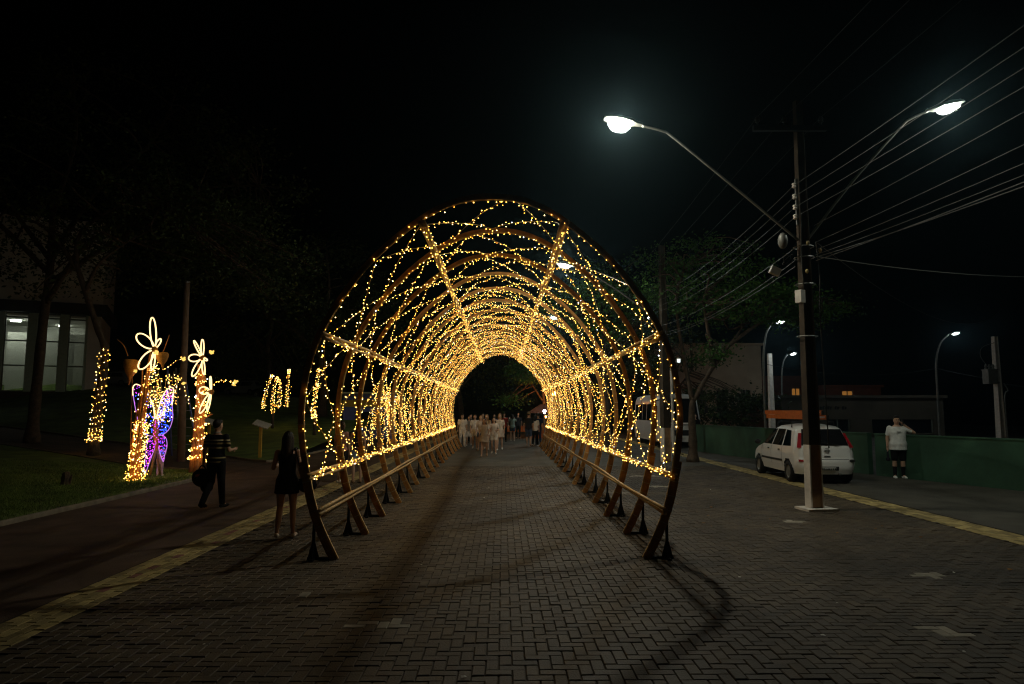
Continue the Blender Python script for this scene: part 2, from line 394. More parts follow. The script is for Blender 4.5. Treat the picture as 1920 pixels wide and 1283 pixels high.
for k in range(NA):
    y = Y0+k*BAY; ox = OFFX[k]
    g = MB()
    path = [(p.x+ox, y, p.y) for p in CUR]
    g.sweep(path, [(-0.024,-0.03),(0.024,-0.03),(0.024,0.027),(-0.024,0.027)], (0,1,0))
    for lo_, hi_ in ((0.0,1.35),(LEN-1.35,LEN)):      # doubled boards at the feet
        g.sweep([(on(lo_+(hi_-lo_)*q/12, 0.046)[0]+ox, y, on(lo_+(hi_-lo_)*q/12, 0.046)[1]) for q in range(13)], [(-0.022,-0.017),(0.022,-0.017),(0.022,0.017),(-0.022,0.017)], (0,1,0))
    g.sweep([(on(s*LEN/90, -0.039)[0]+ox, y+0.006*math.sin(s), on(s*LEN/90, -0.039)[1]) for s in range(91)], [(-0.018,-0.009),(0.018,-0.009),(0.018,0.009),(-0.018,0.009)], (0,1,0), 1)
    a = g.build('arch', [M['bamboo'], M['bamboo2']], tun)
    g = MB()
    for side in (0, 1):
        for q in range(14):
            s = 0.12+q*0.19+random.uniform(-.03, .03)
            if q > 8 and random.random() < 0.4: continue
            if side: s = LEN-s
            p0 = on(s-0.006); p1 = on(s+0.006)
            g.sweep([(p0[0]+ox, y, p0[1]), (p1[0]+ox, y, p1[1])], [(-0.029,-0.052),(0.029,-0.052),(0.029,0.066 if q < 8 else 0.031),(-0.029,0.066 if q < 8 else 0.031)], (0,1,0))
    stuff(g.build('binding', M['band'], a))
    for sd in (-1, 1):
        g = MB(); fx = sd*2.03+ox; px_ = fx+sd*0.285
        g.box((px_, y, 0.33), (0.035,0.035,0.66)); g.box(((fx+px_)/2+sd*0.03, y, 0.018), (0.38,0.04,0.036))
        for dx, dy in ((0.075,0),(-0.075,0),(0,0.09),(0,-0.09)):
            t = 0.006; q = Vector((-dy, dx, 0)).normalized()*t
            B = Vector((px_, y, 0.02)); D = Vector((dx, dy, 0)); T = Vector((px_, y, 0.30))
            g.add([B-q, B+q, B+D+q, B+D-q, T-q, T+q], [(0,3,4),(1,5,2),(0,1,2,3),(3,2,5,4),(0,4,5,1)])
        g.box((px_, y, 0.012), (0.05,0.26,0.024))
        g.build('stand', M['black'], tun)
def runs(s, name, off, rr, zj, ya, yb, m, n=2):
    for q in range(n):
        g = MB(); P = []; yy = ya
        ph = random.random()*6; r0 = rr*random.uniform(0.85, 1.1)
        k = 0
        while yy <= yb:
            x, z = on(s, off+(q-(n-1)/2)*rr*0.3)
            d = (q-(n-1)/2)*rr*2.1
            P.append((x+0.012*math.sin(yy*0.7+ph)+(d if abs(x) < 1.6 else 0), yy, z+0.012*math.sin(yy*0.9+ph*2)+(d if abs(x) >= 1.6 else 0))); yy += 0.45
        g.tube(P, [r0*(1+0.10*math.sin(i*2.2)) for i in range(len(P))], 6)
        g.build(name, m, tun, smooth=True)
Yend = Y0+(NA-1)*BAY
for s in SP: runs(s, 'purlin', -0.075, 0.028, 0, Y0-0.14, Yend+0.14, M['bamboo2'])
for s in SR: runs(s, 'light_rail', -0.02, 0.024, 0, Y0-0.1, Yend+0.12, M['bamboo2'])
for sd in (-1, 1): runs(s_at(0.61, sd), 'lower_rail', -0.075, 0.022, 0, Y0-0.12, Yend+0.12, M['bamboo2'])
BR = 0.0079
def light_string(P, parent, spacing=0.085, jit=0.018, wire=True, rad=BR, fixed=None, name='light_string', wr=0.0045, wiremat='wire', bm=None):
    """a cable with its bulbs; the bulbs are one part"""
    P = [Vector(p) for p in P]
    g = MB(); g.tube(P, wr, 3, cap=False)
    o = g.build(name, M[wiremat], parent)
    b = MB(); acc = random.random()*spacing
    for a, c in zip(P, P[1:]):
        L = (c-a).length
        if L < 1e-6: continue
        while acc < L:
            p = a.lerp(c, acc/L)+Vector((random.gauss(0, jit), random.gauss(0, jit), random.gauss(0, jit)-jit*0.5))
            b.octa(p, rad*random.uniform(0.8, 1.15), bulbmi() if fixed is None else random.choice(fixed))
            acc += spacing*random.uniform(0.65, 1.35)
        acc -= L
    if b.v: stuff(b.build('bulbs', bm or BULBS, o))
    return o
for k in range(NA):                      # along each arch
    y = Y0+k*BAY; P = []; s = SR[0]
    while s < SR[1]:
        x, z = on(s, -0.05); P.append((x+OFFX[k], y+0.03*math.sin(s*2.3+k), z)); s += 0.16
    light_string(P, tun, 0.10 if k == 0 else 0.08 if k < 5 else 0.07, 0.018)
for k in range(NA-1):                    # crossing strings of each bay
    for c in range(2 if k < 4 else 3):
        y = Y0+k*BAY; P = []; ph = random.random()*0.3+(0.0 if c % 2 == 0 else 1.0); per = random.uniform(0.92, 1.12)*(1.0 if c < 2 else 1.5)
        s = SR[0]
        while s <= SR[1]:
            u = (s-SR[0])/per+ph; tri = abs((u % 2)-1); tri = tri+0.02*math.sin(u*5)
            wob = 0.02*math.sin(s*1.7+c*2+k)
            x, z = on(s, -0.035+0.025*math.sin(s*3.1+k*1.3+c))
            P.append((x, y+BAY*min(1.0, max(0.0, 0.03+0.94*tri+wob)), z)); s += 0.11
        light_string(P, tun, 0.08 if k < 5 else 0.07, 0.018)
for i, s in enumerate(SP):               # thick on the purlins
    for q in range(1):
        P = [(on(s+random.gauss(0, 0.03), -0.115)[0], Y0+0.02+d*0.3, on(s+random.gauss(0, 0.03), -0.115)[1]) for d in range(int((Yend-Y0)/0.3)+1)]
        light_string(P, tun, 0.07, 0.04)
for s in SR:
    P = [(on(s+random.gauss(0, 0.02), -0.06)[0], Y0+d*0.3, on(s, -0.06)[1]+random.gauss(0.03, 0.02)) for d in range(int((Yend-Y0)/0.3)+1)]
    light_string(P, tun, 0.05, 0.028)
# ================================================================ street lamps and poles
LENS = emis('led_lens', (1.0,0.98,0.80), LAMP); LENSR = emis('led_lens_right', (0.92,1.0,0.86), LAMP*0.52); LENS2 = emis('led_lens_far', (0.92,1.0,0.90), LAMP*0.9); LENS3 = emis('led_lens_weak', (0.84,0.97,1.0), LAMP*0.3)
GLARE = bpy.data.materials.new('lamp_glare'); GLARE.use_nodes = True  # emissive shell added under each luminaire to imitate round lamp glare
_n = GLARE.node_tree; _n.nodes.clear(); _t = _n.nodes.new('ShaderNodeBsdfTransparent'); _e = _n.nodes.new('ShaderNodeEmission'); _e.inputs[0].default_value = (0.92,1,0.96,1); _e.inputs[1].default_value = 4.0
_m = _n.nodes.new('ShaderNodeMixShader'); _m.inputs[0].default_value = 0.5; _o = _n.nodes.new('ShaderNodeOutputMaterial')
_n.links.new(_t.outputs[0], _m.inputs[1]); _n.links.new(_e.outputs[0], _m.inputs[2]); _n.links.new(_m.outputs[0], _o.inputs[0]); GLARE.cycles.emission_sampling = 'NONE'
def luminaire(p, dirv, parent, lens, L=0.62, W=0.27, tilt=0.0, glare_bowl=1.0):
    d = Vector(dirv).normalized(); a = math.atan2(d.y, d.x)
    Rm = Matrix.Rotation(a, 3, 'Z')@Matrix.Rotation(-tilt, 3, 'Y')
    g = MB(); sect = []
    for i, (t, wd, h) in enumerate([(0,0.05,0.05),(0.12,0.07,0.07),(0.22,0.13,0.09),(0.42,0.135,0.095),(0.60,0.125,0.075),(0.68,0.07,0.05)]):
        t *= L/0.62; wd *= W/0.27
        sect.append([Rm@Vector((t, x, z))+Vector(p) for x, z in ((-wd,0),(wd,0),(wd,h*0.45),(wd*0.6,h),(-wd*0.6,h),(-wd,h*0.45))])
    V = [v for s in sect for v in s]; n = 6
    F = [(i*n+k, i*n+(k+1)%n, (i+1)*n+(k+1)%n, (i+1)*n+k) for i in range(5) for k in range(n)]+[tuple(range(6))[::-1], tuple(range(30, 36))]
    g.add(V, F); h = g.build('luminaire', M['steel'], parent)
    g = MB(); c = Rm@Vector((0.40*L/0.62, 0, -0.004))+Vector(p)
    V = []; nn = 18
    for r, z in ((1.0,0),(0.92,-0.06),(0.65,-0.115),(0.0,-0.135)):
        for k in range(nn): V.append(c+Rm@Vector((0.22*L/0.62*r*math.cos(2*math.pi*k/nn), 0.15*W/0.27*r*math.sin(2*math.pi*k/nn), z*glare_bowl)))
    g.add(V, [(i*nn+k, (i+1)*nn+k, (i+1)*nn+(k+1)%nn, i*nn+(k+1)%nn) for i in range(3) for k in range(nn)])
    g.build('glare_bowl', GLARE, h, smooth=True)
    g = MB(); g.ell(c+Rm@Vector((0,0,-0.02)), (0.11*L/0.72,0.09*W/0.34,0.05), 14, 8, rot=Rm); g.build('lens', lens, h, smooth=True)
def dt_pole(name, label, base, H, w0, w1, rz, paint=True, detail=True):
    """tapered concrete pole of H section"""
    t = thing(name, label, 'utility pole', base, 0)
    Rm = Matrix.Rotation(rz, 3, 'Z')
    def seg(z0, z1, mats, nm):
        g = MB(); rows = []
        for z in (z0, z1):
            f = z/H; a = (w0+(w1-w0)*f)/2; b = a*0.78; c = a*0.42
            S_ = [(-a,-b),(-a+c*0.55,-b),(-a+c*0.8,-b+c*0.75),(a-c*0.8,-b+c*0.75),(a-c*0.55,-b),(a,-b),(a,b),(a-c*0.55,b),(a-c*0.8,b-c*0.75),(-a+c*0.8,b-c*0.75),(-a+c*0.55,b),(-a,b)]
            rows.append([Vector(base)+Rm@Vector((x, y, z)) for x, y in S_])
        n = 12
        g.add(rows[0]+rows[1], [(k, (k+1)%n, n+(k+1)%n, n+k) for k in range(n)]+[tuple(range(n))[::-1], tuple(range(n, 2*n))])
        if len(mats) > 1: g.m[2] = 1; g.m[1] = 1; g.m[3] = 1  # front recess of the base takes the browner tone
        return g.build(nm, mats, t)
    if paint: seg(0, 1.26, [M['whitewash'], M['recessbrown']], 'painted_base'); seg(1.26, H, [M['concrete']], 'shaft')
    else: seg(0, H, [M['concrete']], 'shaft')
    return t
PX, PY = 6.22, 13.5
pole = dt_pole('utility_pole', 'tall concrete utility pole with whitewashed base and two street lamp arms', (PX, PY, 0), 8.3, 0.275, 0.15, R(9))
g = MB(); g.box((PX+0.03, PY, 0.02), (0.62,0.5,0.05), R(8)); g.build('base_slab', M['whitewash'], pole)
def arm(pts, lens, d, tilt, parent, r=0.03, glare_bowl=1.0):
    g = MB(); P = cr3(pts, 6); g.tube(P, r, 8); g.build('lamp_arm', M['steel'], parent, smooth=True)
    luminaire(P[-1], d, parent, lens, 0.72, 0.34, tilt, glare_bowl)
def cr3(p, n=6):
    p = [Vector(q) for q in p]; out = []
    for i in range(len(p)-1):
        a, b, c, d = p[max(i-1, 0)], p[i], p[i+1], p[min(i+2, len(p)-1)]
        for k in range(n):
            t = k/n; out.append(0.5*((2*b)+(c-a)*t+(2*a-5*b+4*c-d)*t*t+(3*b-a-3*c+d)*t*t*t))
    out.append(p[-1]); return out
arm([(PX-0.12,PY-0.05,5.35),(4.9,PY-0.1,6.36),(3.62,PY-0.15,7.42),(3.36,PY-0.16,7.58),(2.95,PY-0.17,7.68)], LENS, (-1,-0.05,0), R(10), pole, 0.026, 1.6)
arm([(PX+0.12,PY+0.05,5.40),(7.3,PY+0.05,6.6),(8.35,PY+0.05,7.75),(8.6,PY+0.05,7.96),(8.95,PY+0.05,8.12)], LENSR, (1,0.02,0), R(14), pole, 0.026)
g = MB(); g.box((PX-0.25, PY-0.14, 7.66), (1.5,0.09,0.11)); g.build('crossarm', M['black'], pole)
for x in (-0.9, -0.35, 0.4):
    g = MB(); g.lathe((PX+x, PY-0.14, 7.72), [(0.02,0),(0.02,0.06),(0.055,0.08),(0.035,0.11),(0.055,0.14),(0.03,0.19)], 10); g.build('insulator', M['black'], pole)
g = MB(); g.box((PX-0.16, PY-0.14, 6.12), (0.05,0.05,0.95)); g.build('conductor_rack', M['steel'], pole)
CZ = [6.45,6.22,6.0,5.80]
for z in CZ:
    g = MB(); g.lathe((PX-0.22, PY-0.17, z-0.05), [(0.025,0),(0.045,0.02),(0.028,0.05),(0.045,0.08),(0.025,0.1)], 10); g.build('spool_insulator', M['whitewash'], pole)
g = MB(); g.ell((PX-0.46, PY-0.1, 5.33), (0.10,0.10,0.17)); g.build('relay_can', M['steel'], pole, smooth=True)
g = MB(); g.box((PX-0.20, PY-0.20, 4.18), (0.13,0.14,0.25), R(28)); g.build('meter_box', M['whitewash'], pole)
g = MB(); g.box((PX-0.62, PY-0.05, 4.72), (0.20,0.10,0.15), 0, rot=Matrix.Rotation(R(25), 3, 'Y')); g.build('splice_box', M['plate'], pole)
g = MB()
for z in (5.22, 5.0, 4.45, 3.4): g.tube([(PX+0.19*math.cos(a*math.pi/8), PY+0.19*math.sin(a*math.pi/8), z) for a in range(16)], 0.012, 5, closed=True)
g.build('strap', M['steel'], pole)
for z, dx in ((5.25,-0.02),(4.68,-0.06),(5.1,0.22)):
    g = MB(); g.ell((PX+dx, PY-0.24, z), (0.035,0.035,0.045)); g.build('porcelain_knob', M['yellow'], pole, smooth=True)
g = MB()
g.tube(cr3([(PX+0.2,PY-0.12,5.3),(PX+0.24,PY-0.14,4.6),(PX+0.20,PY-0.16,3.9),(PX+0.24,PY-0.16,2.0),(PX+0.25,PY-0.17,1.2)], 4), 0.014, 5)
g.tube(cr3([(PX-0.1,PY-0.2,5.9),(PX-0.15,PY-0.22,5.0),(PX-0.12,PY-0.22,4.3)], 4), 0.012, 5)
for q in range(3): g.tube([(PX-0.42+0.09*math.cos(a*0.5)*(1+0.1*q), PY-0.2, 4.92+0.09*math.sin(a*0.5+q)*(1+0.1*q)) for a in range(14)], 0.008, 4)
g.build('drop_cable', M['cable'], pole)
# second and third poles further along
pole2 = dt_pole('utility_pole', 'concrete utility pole with one lamp arm seen through the right arches', (6.3, 26, 0), 8.3, 0.34, 0.2, R(20))
arm([(6.2,26,5.3),(4.6,26,6.5),(3.3,25.9,7.3),(2.95,25.9,7.42)], LENS2, (-1,-0.05,0), R(10), pole2)
pole3 = dt_pole('utility_pole', 'far concrete utility pole with two small bright lamps above the tunnel end', (6.5, 42, 0), 8.3, 0.34, 0.2, R(20))
arm([(6.4,42,5.3),(5.2,42,6.7),(4.1,42,7.5),(3.75,42,7.55)], LENS2, (-1,-0.05,0), R(10), pole3)
arm([(6.6,42,5.3),(7.6,42,6.7),(8.4,42,7.5),(8.75,42,7.6)], LENS3, (1,-0.05,0), R(10), pole3)
# wires
def wirec(a, b, sag, r=0.006, n=22, lab='', m='cable', grp=None, jit=0):
    a, b = Vector(a), Vector(b); P = []
    for i in range(n+1):
        t = i/n; p = a.lerp(b, t); p.z -= sag*4*t*(1-t); P.append(p)
    g = MB(); g.tube(P, r, 4, cap=False); o = g.build('overhead_wire', M[m])
    tag(o, lab, 'wire', grp); return o
for i, z in enumerate(CZ):
    nm = ('topmost', 'second', 'third', 'fourth')[i]
    wirec((PX-0.22,PY-0.17,z), (PX-0.1+0.1*i,-12,z+0.35), 0.35, 0.0065, lab=nm+' of the four stacked bare wires running from the pole to the upper right')
    wirec((PX-0.22,PY-0.17,z), (6.1,26,z-0.1), 0.25, 0.0065, lab=nm+' of the four stacked bare wires running away behind the pole')
    wirec((6.1,26,z-0.1), (6.3,42,z-0.1), 0.3, 0.0065, lab=nm+' of the four wires between the two farther poles')
BZ = [(5.62,0.30),(5.27,0.35),(5.12,0.45),(5.02,0.5),(4.97,0.62),(4.9,0.42)]
for i, (z, sg) in enumerate(BZ):
    nm = ('uppermost', 'second', 'third', 'fourth', 'fifth', 'lowest')[i]
    wirec((PX+0.14,PY-0.2,z), (PX+0.5+0.06*i,-12,z+0.55-0.02*i), sg, 0.0065+0.003*(i > 3), lab=nm+' black cable of the bundle running from the pole to the right edge')
    if i % 2: wirec((PX-0.14,PY+0.1,z-0.05), (6.1,26,z-0.15), sg*0.6, 0.008, lab=nm+' black cable of the bundle running behind the pole towards the trees')
for x, nm in ((-0.9,'left'),(-0.35,'middle'),(0.4,'right')):
    wirec((PX+x,PY-0.14,7.9), (PX+x+0.6,-14,8.6), 0.4, 0.004, lab=nm+' thin wire leaving the high crossarm towards the camera')
    wirec((PX+x,PY-0.14,7.9), (6.3+x,42,7.6), 0.4, 0.004, lab=nm+' thin wire leaving the high crossarm towards the trees')
wirec((PX+0.18,PY-0.15,5.0), (25,21,7.3), 0.75, 0.010, lab='pale service cable sagging from the pole to the right edge', m='steel')
wirec((PX+0.18,PY-0.15,5.3), (30,40,8.0), 1.3, 0.007, lab='thin service cable slanting down behind the pole to the right')

# curved lamp posts beyond the green wall
def curved_post(base, H, reach, label, lens, lean=0.0):
    t = thing('street_lamp', label, 'street lamp', base)
    b = Vector(base)
    P = cr3([b, b+Vector((0.02,0,H*0.4)), b+Vector((0.05,0,H*0.72)), b+Vector((reach*0.3,0,H*0.9)), b+Vector((reach*0.75,0,H*0.985))], 6)
    g = MB(); g.tube(P, [0.075-0.035*i/len(P) for i in range(len(P))], 8); g.build('post', M['steel'], t, smooth=True)
    luminaire(P[-1], (1,-0.15,0), t, lens, 0.66, 0.30, R(14)); return t
curved_post((13.55,35,-0.05), 6.55, 0.75, 'curved steel street lamp beyond the wall, left of the tall pole', LENS3)
curved_post((27.0,42,-0.05), 6.75, 1.25, 'curved steel street lamp behind the wall near the right edge', LENS3)
curved_post((20.6,50,-0.05), 6.1, 0.7, 'farthest curved street lamp, low behind the concrete post', LENS3)
cp = dt_pole('utility_pole', 'short pale concrete post behind the parked white car', (14.5, 36.5, -0.05), 5.0, 0.3, 0.2, R(10), paint=False)
tp = dt_pole('utility_pole', 'pale concrete pole carrying a grey transformer at the right edge', (27.9, 38, -0.05), 6.1, 0.42, 0.26, R(15), paint=False)
for o in cp.children+tp.children:
    o.data.materials.clear(); o.data.materials.append(M['whitewash'])
g = MB(); g.box((27.35,37.8,3.75), (0.52,0.5,0.75)); g.box((27.35,37.8,4.16), (0.6,0.56,0.06)); g.build('transformer', M['steel'], tp)
for x in (27.15, 27.35, 27.55):
    g = MB(); g.lathe((x,37.8,4.19), [(0.05,0),(0.08,0.05),(0.05,0.1),(0.08,0.15),(0.04,0.28)], 8); g.build('bushing', M['steel'], tp)
g = MB(); g.tube(cr3([(27.15,37.8,4.5),(26.9,37.8,4.9),(27.0,37.8,5.4),(27.8,37.9,5.7)], 4), 0.02, 4); g.tube(cr3([(28.1,37.8,3.4),(28.3,37.8,3.0),(28.1,37.8,2.6),(28.12,37.8,0)], 4), 0.035, 5); g.build('jumper', M['steel'], tp)
g = MB(); g.box((27.6,37.95,3.45), (0.7,0.1,0.1)); g.build('bracket', M['steel'], tp)
wirec((13.58,35,4.3), (27.05,42,4.5), 0.5, 0.014, lab='cable strung between the two curved lamp posts behind the wall')
wirec((27.05,42,4.5), (27.9,38,3.6), 0.05, 0.014, lab='cable from the right curved lamp post to the transformer pole')
wirec((27.9,38,3.4), (40,40,3.0), 0.2, 0.014, lab='cable leaving the transformer pole at the right edge')

# ================================================================ green wall
def wallseg(name, label, a, b, h, th=0.15):
    a, b = Vector((*a, 0)), Vector((*b, 0)); d = (b-a).normalized(); c = (a+b)/2; L = (b-a).length
    rz = math.atan2(d.y, d.x); t = thing(name, label, 'wall', (c.x, c.y, 0), rz, world=False)
    g = MB(); g.box((0,0,h/2), (L,th,h)); g.build('panel', M['wallgreen'], t)
    g = MB(); g.box((0,0,h+0.022), (L+0.02,th+0.05,0.04)); g.build('coping', M['wallgreen'], t)
    return t
wallseg('green_wall', 'far stretch of low dark green wall behind the parked white car', (9.2,33), (11.25,20.75), 1.2)
wallseg('green_wall', 'near stretch of low green painted wall at the right edge', (11.3,20.45), (14.7,10.6), 1.2)
# ================================================================ trees
def tree(name, label, base, trunk, limbs, clumps, leafm, nleaf=60, leaf=0.13, r0=0.22, group=None, spread=0.45, barkm='bark'):
    """trunk: points above base; limbs: lists of points; clumps: (centre, radii, count)"""
    b = Vector(base); t = thing(name, label, 'tree', base, group=group)
    g = MB(); P = cr3([b+Vector(p) for p in trunk], 5); n = len(P)
    rs = [r0*(1.35-0.35*min(1, i/3.0))*(1-0.55*i/n) for i in range(n)]
    rs = [r*(1+0.06*math.sin(i*1.7)) for i, r in enumerate(rs)]
    g.tube(P, rs, 10); tr = g.build('trunk', M[barkm], t, smooth=True)
    C = []
    for c, rad, cnt in clumps:
        for _ in range(cnt):
            while True:
                v = Vector((random.uniform(-1,1), random.uniform(-1,1), random.uniform(-1,1)))
                if 0.3 < v.length < 1: break
            C.append(Vector(c)+Vector((v.x*rad[0], v.y*rad[1], v.z*rad[2])))
    g = MB(); nodes = []
    for L in limbs:
        Q = cr3([b+Vector(p) for p in L], 5)
        g.tube(Q, [r0*0.5*(1-0.75*i/len(Q)) for i in range(len(Q))], 6); nodes += Q[len(Q)//3:]
    nodes += P[-4:]
    for c in C:
        if random.random() < 0.6:
            a = min(nodes, key=lambda q: (q-c).length)
            m = a.lerp(c, 0.5)+Vector((random.gauss(0, .2), random.gauss(0, .2), random.gauss(0.1, .2)))
            g.tube(cr3([a, m, c], 3), [0.05,0.045,0.04,0.035,0.03,0.024,0.015], 4, cap=False)
    g.build('branches', M[barkm], t, smooth=True)
    g = MB()
    for c in C:
        sp = spread*random.uniform(0.6, 1.35)
        for _ in range(int(nleaf*random.uniform(0.5, 1.4))):
            p = c+Vector((random.gauss(0, sp), random.gauss(0, sp), random.gauss(-0.05, sp*0.5)))
            a = Vector((random.gauss(0, 1), random.gauss(0, 1), random.gauss(-0.25, 0.5))).normalized(); s = leaf*random.uniform(0.55, 1.25)
            q = a.cross(Vector((random.gauss(0, 1), random.gauss(0, 1), random.gauss(0, 1)))).normalized()
            g.add([p-a*s*0.5, p+q*s*0.27-a*s*0.05, p+a*s*0.5, p-q*s*0.27-a*s*0.05], [(0,1,2,3)])
    stuff(g.build('crown', M[leafm], t)); return t
tree('large_tree', 'tall dark tree with a thick straight trunk at the left edge', (-20.2,30,hgt(-20.2,30)),
     [(0,0,0),(0.05,0,2),(0.15,0,5),(0.3,0,8),(0.2,0,11)],
     [[(0.2,0,7.5),(-1.5,-1,9.5),(-3.5,-2,11),(-4.5,-2,12)],[(0.2,0,6),(2.2,-1,8.2),(4.2,-1.5,9.2),(6.5,-1,9.4)],[(0.3,0,8),(-2,0,11),(-3,-1,14)],[(0.3,0,8),(2,0,11),(4.5,0,13.5),(5.5,0,16)],[(0.2,0,10),(0.4,1,14),(0,1,17)],[(0.3,0,7),(3,1,9.5),(6,1,11.5),(9,1,11.8)]],
     [((-18,29.5,12),(7.5,4,5.5),150),((-13.0,30,11.2),(4.6,3.5,3.8),90),((-12,30,8.4),(3.6,3,1.6),40)], 'leafdark', 85, 0.2, 0.25, spread=0.6)
lt = tree('leaning_tree', 'leaning tree with fairy lights wound round its trunk, on the lawn', (-15.4,26.4,hgt(-15.4,26.4)),
     [(0,0,0),(0.02,0,1),(0.10,0,2.4),(0.22,0,3.9),(-0.15,0,4.9),(-0.7,0,6.3),(-1.1,0,7.4)],
     [[(-0.7,0,6.2),(-0.2,0,7.4),(0.9,0,8.3)],[(-1.1,0,7.3),(-1.0,0,8.6),(0.6,-0.3,9.6),(2.4,-0.5,9.7)],[(-1.1,0,7.2),(-2.4,0,8.8),(-4,0,9.4)]],
     [((-14,26.5,9.2),(4.2,3,2.0),70),((-9.5,28,7.5),(2.6,2.5,1.3),30)], 'leafdark', 75, 0.17, 0.19, spread=0.5)
def wrap(path, r0, turns, parent, spacing=0.09, rad=0.017, jit=0.02, n=10, bm=None, fixed=None):
    P = cr3(path, 6); out = []; N = int(turns*n)
    for i in range(N+1):
        f = i/N*(len(P)-1); k = min(int(f), len(P)-2); p = P[k].lerp(P[k+1], f-k)
        a = 2*math.pi*i/n; r = r0[0]+(r0[1]-r0[0])*i/N
        out.append(p+Vector((math.cos(a)*r, math.sin(a)*r, 0)))
    return light_string(out, parent, spacing, jit, rad=rad, wr=0.006, bm=bm, fixed=fixed)
lb = Vector((-15.4,26.4,hgt(-15.4,26.4)))
wrap([lb+Vector(p) for p in ((0,0,0.55),(0.02,0,1),(0.10,0,2.4),(0.22,0,4.05))], (0.24,0.19), 17, lt, 0.12, 0.0165, 0.035)
# dark trees further back
tree('background_tree', 'dark leafy tree behind the left side of the tunnel', (-12.5,48,hgt(-12.5,48)), [(0,0,0),(0.1,0,2),(-0.2,0,4.5),(0.1,0,7)],
     [[(-0.1,0,4),(-2,0,6),(-4,0,7)],[(0,0,5),(2,0,7),(4,0,8)],[(0,0,6),(0.3,0,9),(0,0,12)]], [((-12.5,48,10),(6,4,4.5),90),((-9,46,8),(3,2,2),25)], 'leafdark', 80, 0.24, 0.3, spread=0.65)
tree('background_tree', 'dark bushy tree above the parked cars on the left', (-21,62,hgt(-21,62)), [(0,0,0),(0.1,0,2),(-0.2,0,4.5),(0.1,0,7)],
     [[(-0.1,0,4),(-2,0,6),(-4,0,7)],[(0,0,5),(2,0,7),(4,0,8)]], [((-21,62,9),(9,4,5),80)], 'leafdark', 80, 0.3, 0.3, spread=0.8)
tree('background_tree', 'dark tree closing the view beyond the tunnel exit', (-4,66,0), [(0,0,0),(0.1,0,2),(-0.2,0,4.5),(0.1,0,7)],
     [[(-0.1,0,3),(-2,0,5),(-4,0,6)],[(0,0,4),(2,0,6),(4,0,7)]], [((-3,66,7),(9,4,4.5),110)], 'leafdark', 85, 0.3, 0.3, spread=0.8)
tree('roadside_tree', 'green tree lit by a street lamp behind the upper right arches', (5.2,34,0), [(0,0,0),(0.1,0,1.5),(0,0,3.2),(-0.2,0,4.6)],
     [[(0,0,3),(-1,0,5),(-1.6,0,6.3)],[(0,0,3.4),(1.2,0,5.4),(2.2,0,6.6)],[(0,0,4),(0,0.4,6),(0.2,0.2,8)]], [((4.6,33,7.0),(2.6,2.6,1.9),70),((6.6,35,7.6),(3,2.5,2.8),50)], 'leaf', 80, 0.16, 0.2, spread=0.4)
tree('roadside_tree', 'spreading green tree with a slanting limb left of the tall pole', (7.25,25.8,0), [(0,0,0),(0.02,0,0.8),(0.0,0,1.7),(0.05,0,2.4)],
     [[(0.03,0,2.2),(0.7,0,3.3),(1.6,0,4.5),(2.5,0.2,5.6)],[(0.03,0,2.3),(-0.2,0.2,4),(-0.4,0.3,6),(0,0.4,7.5)],[(1.5,0,4.4),(3,0,5.4),(4.6,0,5.8)],[(0.9,0,3.6),(0.6,-0.3,5),(0.4,-0.5,6)]],
     [((9.6,25.8,6.1),(3.1,2.2,0.85),90),((8.2,26.2,7.2),(2.6,2.4,1.4),70),((11.9,25.6,5.6),(1.4,1.4,0.5),26),((7.9,25.4,4.15),(0.5,0.5,0.22),7)], 'leaf', 75, 0.14, 0.19, spread=0.34)
tree('far_tree', 'small tree glowing orange beyond the tunnel exit', (3.2,52,0), [(0,0,0),(0.1,0,1.5),(0,0,3),(-0.1,0,4)],
     [[(0,0,2.5),(-1,0,4),(-1.8,0,4.8)],[(0,0,3),(1,0,4.2),(1.6,0,5)]], [((2.0,51.0,4.7),(1.8,1.2,0.8),40),((0.8,50,2.7),(0.6,0.5,0.2),6)], 'leaf', 90, 0.2, 0.16, spread=0.4)
tree('background_tree', 'dark tree mass behind the minibus on the right', (13,52,0), [(0,0,0),(0.1,0,1.5),(0,0,3),(-0.1,0,4)],
     [[(0,0,2.5),(-1,0,4),(-1.8,0,4.8)],[(0,0,3),(1,0,4.2),(1.6,0,5)]], [((11,50,7),(5,3,4),70),((15,48,2.2),(4.5,2,1.6),50)], 'leafdark', 80, 0.26, 0.2, spread=0.6)
# lit little trees on the far lawn
def lit_tree(label, base, branches, name='lit_tree'):
    b = Vector(base); t = thing(name, label, 'tree', base)
    g = MB(); g.tube([b, b+Vector((0,0,0.5)), b+Vector((0.03,0,0.95))], [0.09,0.075,0.06], 8); g.build('trunk', M['bark'], t, smooth=True)
    for P in branches:
        Q = cr3([b+Vector(p) for p in P], 5); g = MB(); g.tube(Q, [0.05*(1-0.5*i/len(Q)) for i in range(len(Q))], 6); g.build('branch', M['bark'], t, smooth=True)
        wrap(Q[::5]+[Q[-1]], (0.09,0.06), 16, t, 0.085, 0.018, 0.04)
    return t
lit_tree('small tree with four light-wrapped upright branches on the far lawn', (-13.05,39.5,hgt(-13.05,39.5)),
     [[(-0.55,0,1.15),(-0.5,0,1.7),(-0.38,0,2.4),(-0.12,0,3.0)],[(0.0,0,0.95),(-0.02,0,1.5),(0.02,0,2.2),(0.18,0,2.9)],[(0.30,0,1.2),(0.38,0,1.7),(0.36,0,2.3),(0.28,0,2.8)],[(0.72,0,1.25),(0.80,0,1.9),(0.80,0,2.6),(0.85,0,3.3)]])
